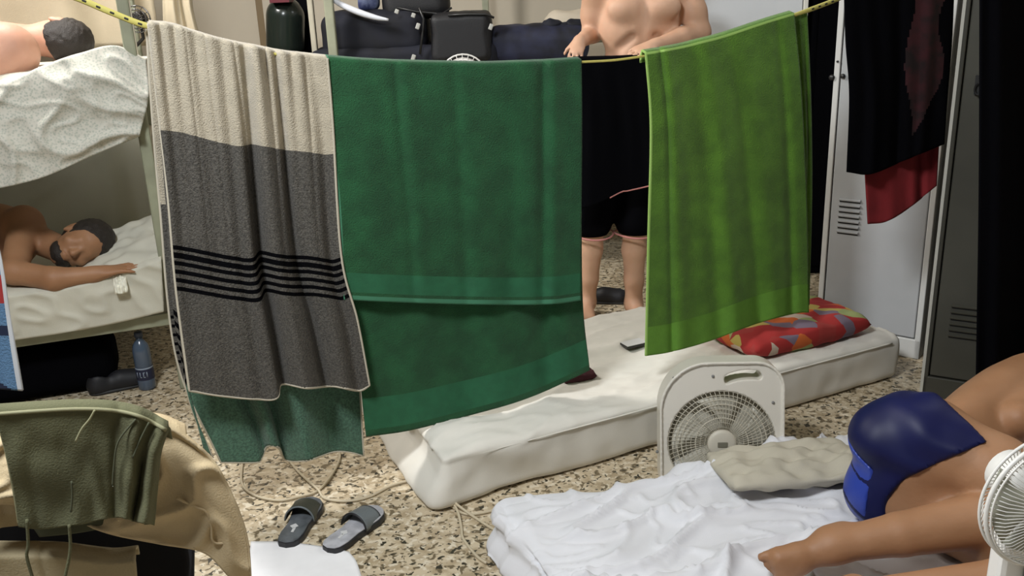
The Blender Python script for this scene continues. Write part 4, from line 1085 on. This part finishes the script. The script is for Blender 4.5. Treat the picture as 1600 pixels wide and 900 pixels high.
o, rows = cloth('held_garment', g, GP, 0, foldf([(.2, .2, .1, .0, .02), (.5, .5, .08, 0, -.02), (.8, .8, .08, 0, .02)], 3, .01), BLACK, None, .005, over=(4, .04, .03)); tag(o, 'plain black garment with a pink hem, held up by the standing person', 'clothing')
MB().tube(rows[-1][22:], .004, 6).build('hem', PINK, o)

# ---- sleeper with blue shorts
pr = thing('person', 'person sleeping on their side in shiny blue shorts on the white bed, knees bent', 'person', (1.05, 2.0, .13))
BZ = .13
pel = np.array([1.005, 1.985, .30])
chest = np.array([1.43, 2.28, .290]); waist = pel*.55+chest*.45+np.array([0, 0, -.012])
sd = SDF()
tdir = N(chest-pel); fwd = N(np.array([tdir[1], -tdir[0], 0])); upv = np.array([0, 0, 1.])
Rt = frame3(tdir, fwd, upv)
sd.ell(pel, (.13, .125, .168), Rt, .05)
sd.ell(pel-fwd*.055-tdir*.05+upv*.075, (.105, .085, .088), Rt, .04); sd.ell(pel-fwd*.055-tdir*.05-upv*.075, (.105, .085, .088), Rt, .04)
sd.ell(waist, (.17, .100, .145), Rt, .07)
sd.ell(waist*.5+chest*.5, (.15, .105, .163), Rt, .07)
sd.ell(chest, (.20, .118, .160), Rt, .06)
sd.ell(waist+fwd*.05+tdir*.05, (.12, .07, .10), Rt, .04)
shT = chest+tdir*.14+upv*.09; shB = chest+tdir*.14-upv*.10
sd.cone(shT, shB, .072, .06, .05)
elT = at_c(1592, 655, 2.28); wrT = elT+tdir*.20+fwd*.05-upv*.16
sd.chain([shT, (shT+elT)/2, elT], [.062, .052, .042], .02); sd.chain([elT, wrT], [.040, .028], .02); hand(sd, wrT, tdir+fwd*.2, -upv, 1, 1, .5)
elB = shB+fwd*.25+tdir*.02; elB[2] = BZ+.05; wrB = elB+tdir*.24; wrB[2] = BZ+.04
sd.chain([shB, elB], [.055, .042], .02); sd.chain([elB, wrB], [.04, .028], .02); hand(sd, wrB, tdir, upv, -1, 1, .4)
nk = chest+tdir*.27+upv*.0; sd.cone(chest+tdir*.16, nk, .062, .056, .03)
hcR = nk+tdir*.10+fwd*.02; hcR[2] = BZ+.13
Rr = frame3(np.cross(fwd, tdir), fwd, tdir); head(sd, hcR, Rr)
hipT = pel+upv*.085+fwd*.02-tdir*.02; hipB = pel-upv*.085+fwd*.02-tdir*.02
kT = at_z(1655, 792, .30); aT = at_z(1302, 853, .215)
sd.chain([hipT, hipT*.45+kT*.55, kT], [.098, .086, .060], .035)
sd.chain([kT, kT*.66+aT*.34, kT*.3+aT*.7, aT], [.060, .062, .050, .037], .008)
kB = at_z(1690, 905, .20); aB = at_z(1330, 935, .17)
sd.chain([hipB, hipB*.45+kB*.55, kB], [.098, .085, .058], .035)
sd.chain([kB, kB*.66+aB*.34, aB], [.058, .058, .036], .008)
foot(sd, aT, at_z(1200, 893, .165), (0.2, -.9, .25)); foot(sd, aB, at_z(1235, 975, .16), (0.2, -.9, .2))
sdf_obj('body', sd, .0065, SK_R, pr, smooth=2)
hair_obj(pr, hcR, Rr)
BLUE = mat('shorts_satin_navy', (.0035, .006, .055), .5, var=.15, vscale=5, spec=.3); BLUE2 = mat('shorts_panel_blue', (.02, .05, .34), .4)
sd2 = SDF()
sd2.ell(pel, (.13, .125, .168), Rt, .05)
sd2.ell(pel-fwd*.055-tdir*.05+upv*.075, (.105, .085, .088), Rt, .04).ell(pel-fwd*.055-tdir*.05-upv*.075, (.105, .085, .088), Rt, .04)
sd2.ell(waist, (.17, .100, .145), Rt, .07)
sd2.chain([hipT, hipT*.45+kT*.55, kT], [.098, .086, .060], .035).chain([hipB, hipB*.45+kB*.55, kB], [.098, .085, .058], .035)
def hem_fn(F, G):
    a = (G-(pel+fwd*.105+upv*.062))@N(fwd*.75-upv*.75-tdir*.1); b_ = (G-(pel+fwd*.03-tdir*.05))@N(fwd-tdir*.25)
    k = .05; h_ = np.maximum(k-np.abs(a-b_), 0)/k
    return np.maximum(F, np.minimum(a, b_)-h_*h_*k/4+.008)
legc = pel+fwd*.055-tdir*.02
LN = N(fwd*1.0-tdir*.25)
sho = sdf_obj('shorts', sd2, .0065, BLUE, pr, inflate=.009, cuts=((at_c(1487, 664, 2.23), (.86, .12, .5)),), smooth=2, fn=hem_fn,
              post=lambda v: v+N(v-pel)*.0035*math.sin(v[2]*60+v[0]*40+4*nz(v[0], v[1], v[2], 8)))
# lighter side panel
ctr_ = pel-fwd*.02-tdir*.10-upv*.06
sp_ = sdf_obj('side_panel', sd2, .0055, BLUE2, sho, inflate=.0115, cuts=((pel+tdir*.10, tdir), (pel-fwd*.02, fwd*.9-tdir*.1), (pel-tdir*.045, tdir*1.0+upv*.25), (pel-upv*.005, upv*.8+fwd*.5)), smooth=2)
sp_['label'] = 'brighter blue satin panel'

# ---- sleeper in the upper bunk
pu = thing('person', 'shirtless person lying on the upper bunk, dark cropped hair turned to the camera', 'person', (-1.9, 3.6, 1.26))
sd = SDF(); ZU = 1.262
hU = at_y(97, 70, 3.62); hU[2] = ZU+.10
RU = frame3(N((.15, -.25, .95)), N(np.array([-.10, .95, .25])), N((.95, .15, 0)))
RU = np.linalg.qr(RU)[0]; RU = RU*np.sign(np.diag(RU.T@frame3(N((.15, -.25, .95)), N((-.10, .95, .25)), N((.95, .15, 0)))))
head(sd, hU, RU)
chU = hU+np.array([-.44, -.10, .01]); 
sd.cone(hU+np.array([-.05, -.01, -.01]), chU+np.array([.16, .02, .02]), .055, .06, .03)
sd.ell(chU, (.20, .17, .125), rotz(.2), .05)
sd.ell(chU+np.array([-.25, -.06, -.01]), (.22, .15, .11), rotz(.25), .05)
sU = at_y(10, 82, 3.36); sd.ell(sU, (.115, .09, .105), k=.05); sd.ell(at_y(-30, 105, 3.30), (.12, .09, .09), k=.04)
eU = sU+np.array([-.20, -.10, -.06]); wU = eU+np.array([.02, .0, 0])+np.array([-.2, -.02, -.02])
sd.chain([sU, eU], [.055, .043], .02)
w1 = eU+np.array([-.16, -.08, .0]); sd.chain([eU, w1], [.043, .03], .02); hand(sd, w1, (-1, -.3, 0), (0, 0, -1), 1, 1, .3)
s2 = chU+np.array([.12, .14, .03]); e2 = s2+np.array([.02, .24, -.05]); sd.chain([s2, e2, e2+np.array([-.2, .05, 0])], [.055, .042, .03], .02); hand(sd, e2+np.array([-.2, .05, 0]), (-1, -.1, 0), (0, 0, -1), 1, 1, .3)
sd.ell(chU+np.array([-.60, -.19, -.01]), (.18, .16, .12), rotz(.3), .05)
for q in (-.08, .08):
    h0 = chU+np.array([-.62, -.20+q, 0]); k0 = h0+np.array([-.42, -.14+q*.3, -.02]); a0 = k0+np.array([-.40, -.13, -.03]); sd.chain([h0, k0, a0], [.09, .058, .038], .03); foot(sd, a0, a0+np.array([-.16, -.05, -.01]), (0, 0, 1))
sdf_obj('body', sd, .007, SK_U, pu, smooth=2)
hair_obj(pu, hU, RU, cutp=((hU+np.array([-.012, 0, 0]), (-1, 0, -.15)),))

# ---- sleeper in the lower bunk
pl_ = thing('person', 'shirtless person asleep on the lower bunk, facing the camera with an arm stretched out', 'person', (-1.9, 3.5, .46))
sd = SDF(); ZL = .465
hL = at_y(128, 382, 3.40); 
zz = N((.90, .28, .30)); yy = N(np.array([-.30, -.90, -.18])-np.dot((-.30, -.90, -.18), zz)*zz); xx = np.cross(yy, zz)
RL = frame3(xx, yy, zz); head(sd, hL, RL)
chL = at_y(-10, 420, 3.52); chL[2] = .60
sd.cone(hL+np.array([-.06, .0, -.03]), chL+np.array([.13, 0, .03]), .052, .062, .03)
sd.ell(chL, (.20, .125, .15), rotz(.25), .05); sd.ell(chL+np.array([-.28, -.09, -.02]), (.22, .12, .12), rotz(.3), .05); sd.ell(chL+np.array([-.6, -.19, -.02]), (.18, .13, .13), rotz(.3), .05)
sL = at_y(38, 350, 3.50); sd.ell(sL, (.075, .07, .075), k=.03)
eL = at_y(30, 440, 3.12); eL[2] = max(eL[2], .51)
e_ = at_y(22, 425, 3.20)
sd.chain([sL, e_], [.058, .046], .03)
wL_ = at_y(150, 428, 3.22); sd.chain([e_, at_y(85, 436, 3.18), wL_], [.045, .043, .028], .02); hand(sd, wL_, at_y(195, 418, 3.26)-wL_, (0, .1, -1), 1, 1, .3)
sd.chain([chL+np.array([.1, -.05, -.08]), chL+np.array([.15, -.2, -.10])], [.05, .04], .02)
for q in (-.02, .10):
    h0 = chL+np.array([-.62, -.20, -.04+q]); k0 = h0+np.array([-.36, -.28, -.02]); a0 = k0+np.array([-.40, .05, -.03]); sd.chain([h0, k0, a0], [.085, .056, .036], .03); foot(sd, a0, a0+np.array([-.16, -.03, -.01]), (0, 0, 1))
sdf_obj('body', sd, .007, SK_L, pl_, smooth=2)
hair_obj(pl_, hL, RL)
PB_ = lambda x, y, z: hL+RL@np.array([x, y, z])
sdb = SDF().ell(PB_(0, .035, -.072), (.056, .062, .040), RL, .01)
sdf_obj('beard', sdb, .006, HAIR, pl_, cuts=((PB_(0, 0, -.058), RL@np.array([0, 0, 1.])),), post=lambda v: v+np.array([.004*nz(v[0], v[1], v[2], 60)]*3))

# ================================================================== fan at the right edge
nf = thing('desk_fan', 'small white round fan cut by the right edge, in front of the sleeper', 'fan', tuple(at_c(1640, 900, 1.62)))
cc = at_c(1642, 786, 1.62); Rn = rotz(.15)
b = MB(); R0 = .128
def NF(r, t, y): return cc+Rn@np.array([r*math.cos(t), y, r*math.sin(t)])
T = np.linspace(0, 2*math.pi, 65)[:-1]
for (r, y, rad) in ((R0, 0, .0045), (R0, .018, .003), (R0*.98, -.01, .002), (.06, -.028, .002)):
    b.tube([NF(r, t, y) for t in T], rad, 6, True)
for k in range(84):
    t = 2*math.pi*k/84; b.tube([NF(.03, t, -.03), NF(.07, t, -.028), NF(.105, t, -.02), NF(R0, t, 0)], .0010, 4)
b.build('front_grille', PLASTIC_W, nf)
b = MB()
for k in range(84):
    t = 2*math.pi*(k+.5)/84; b.tube([NF(R0, t, .018), NF(.10, t, .045), NF(.05, t, .06)], .0010, 4)
b.build('rear_grille', PLASTIC_W, nf)
v, f = lathe_vf([(0, -.034), (.028, -.033), (.032, -.027), (0, -.024)], cc, Rn@np.array([0, 1, 0]), 24); obj('grille_hub', v, f, PLASTIC_W, nf)
v, f = lathe_vf([(0, .04), (.045, .045), (.05, .07), (.045, .12), (.02, .14), (0, .14)], cc, Rn@np.array([0, 1, 0]), 24); obj('motor_housing', v, f, PLASTIC_W, nf)
b = MB()
for k in range(4):
    a0 = 2*math.pi*k/4; V = []; F = []
    for i in range(6):
        for j in range(6):
            V.append(NF(.015+.098*i/5, a0+(j/5-.5)*(.5+.8*i/5), .012+(.5-j/5)*.03))
    for i in range(5):
        for j in range(5): F.append((i*6+j, i*6+j+1, i*6+j+7, i*6+j+6))
    b.add(V, F)
solid(b.build('fan_blades', mat('blade_olive', (.42, .42, .34), .4), nf), .002)
b = MB(); pb = np.array([cc[0]-.01, cc[1]+.07, 0])
b.box(pb+np.array([0, 0, (cc[2]-.10+BZ)/2+.02]), (.07, .05, cc[2]-.14-BZ+.06)).box(pb+np.array([0, 0, cc[2]-.07]), (.04, .05, .08))
bevel(b.build('stand', PLASTIC_W, nf, smooth=False), .012)
bevel(MB().box(pb+np.array([.02, -.028, cc[2]-.20]), (.024, .006, .12)).build('control_strip', mat('strip_grey', (.16, .18, .17), .5), nf, smooth=False), .003)
v, f = lathe_vf([(0, 0), (.10, 0), (.10, .015), (.04, .03), (0, .03)], pb+np.array([0, 0, BZ+.002]), n=28); obj('base', v, f, PLASTIC_W, nf)
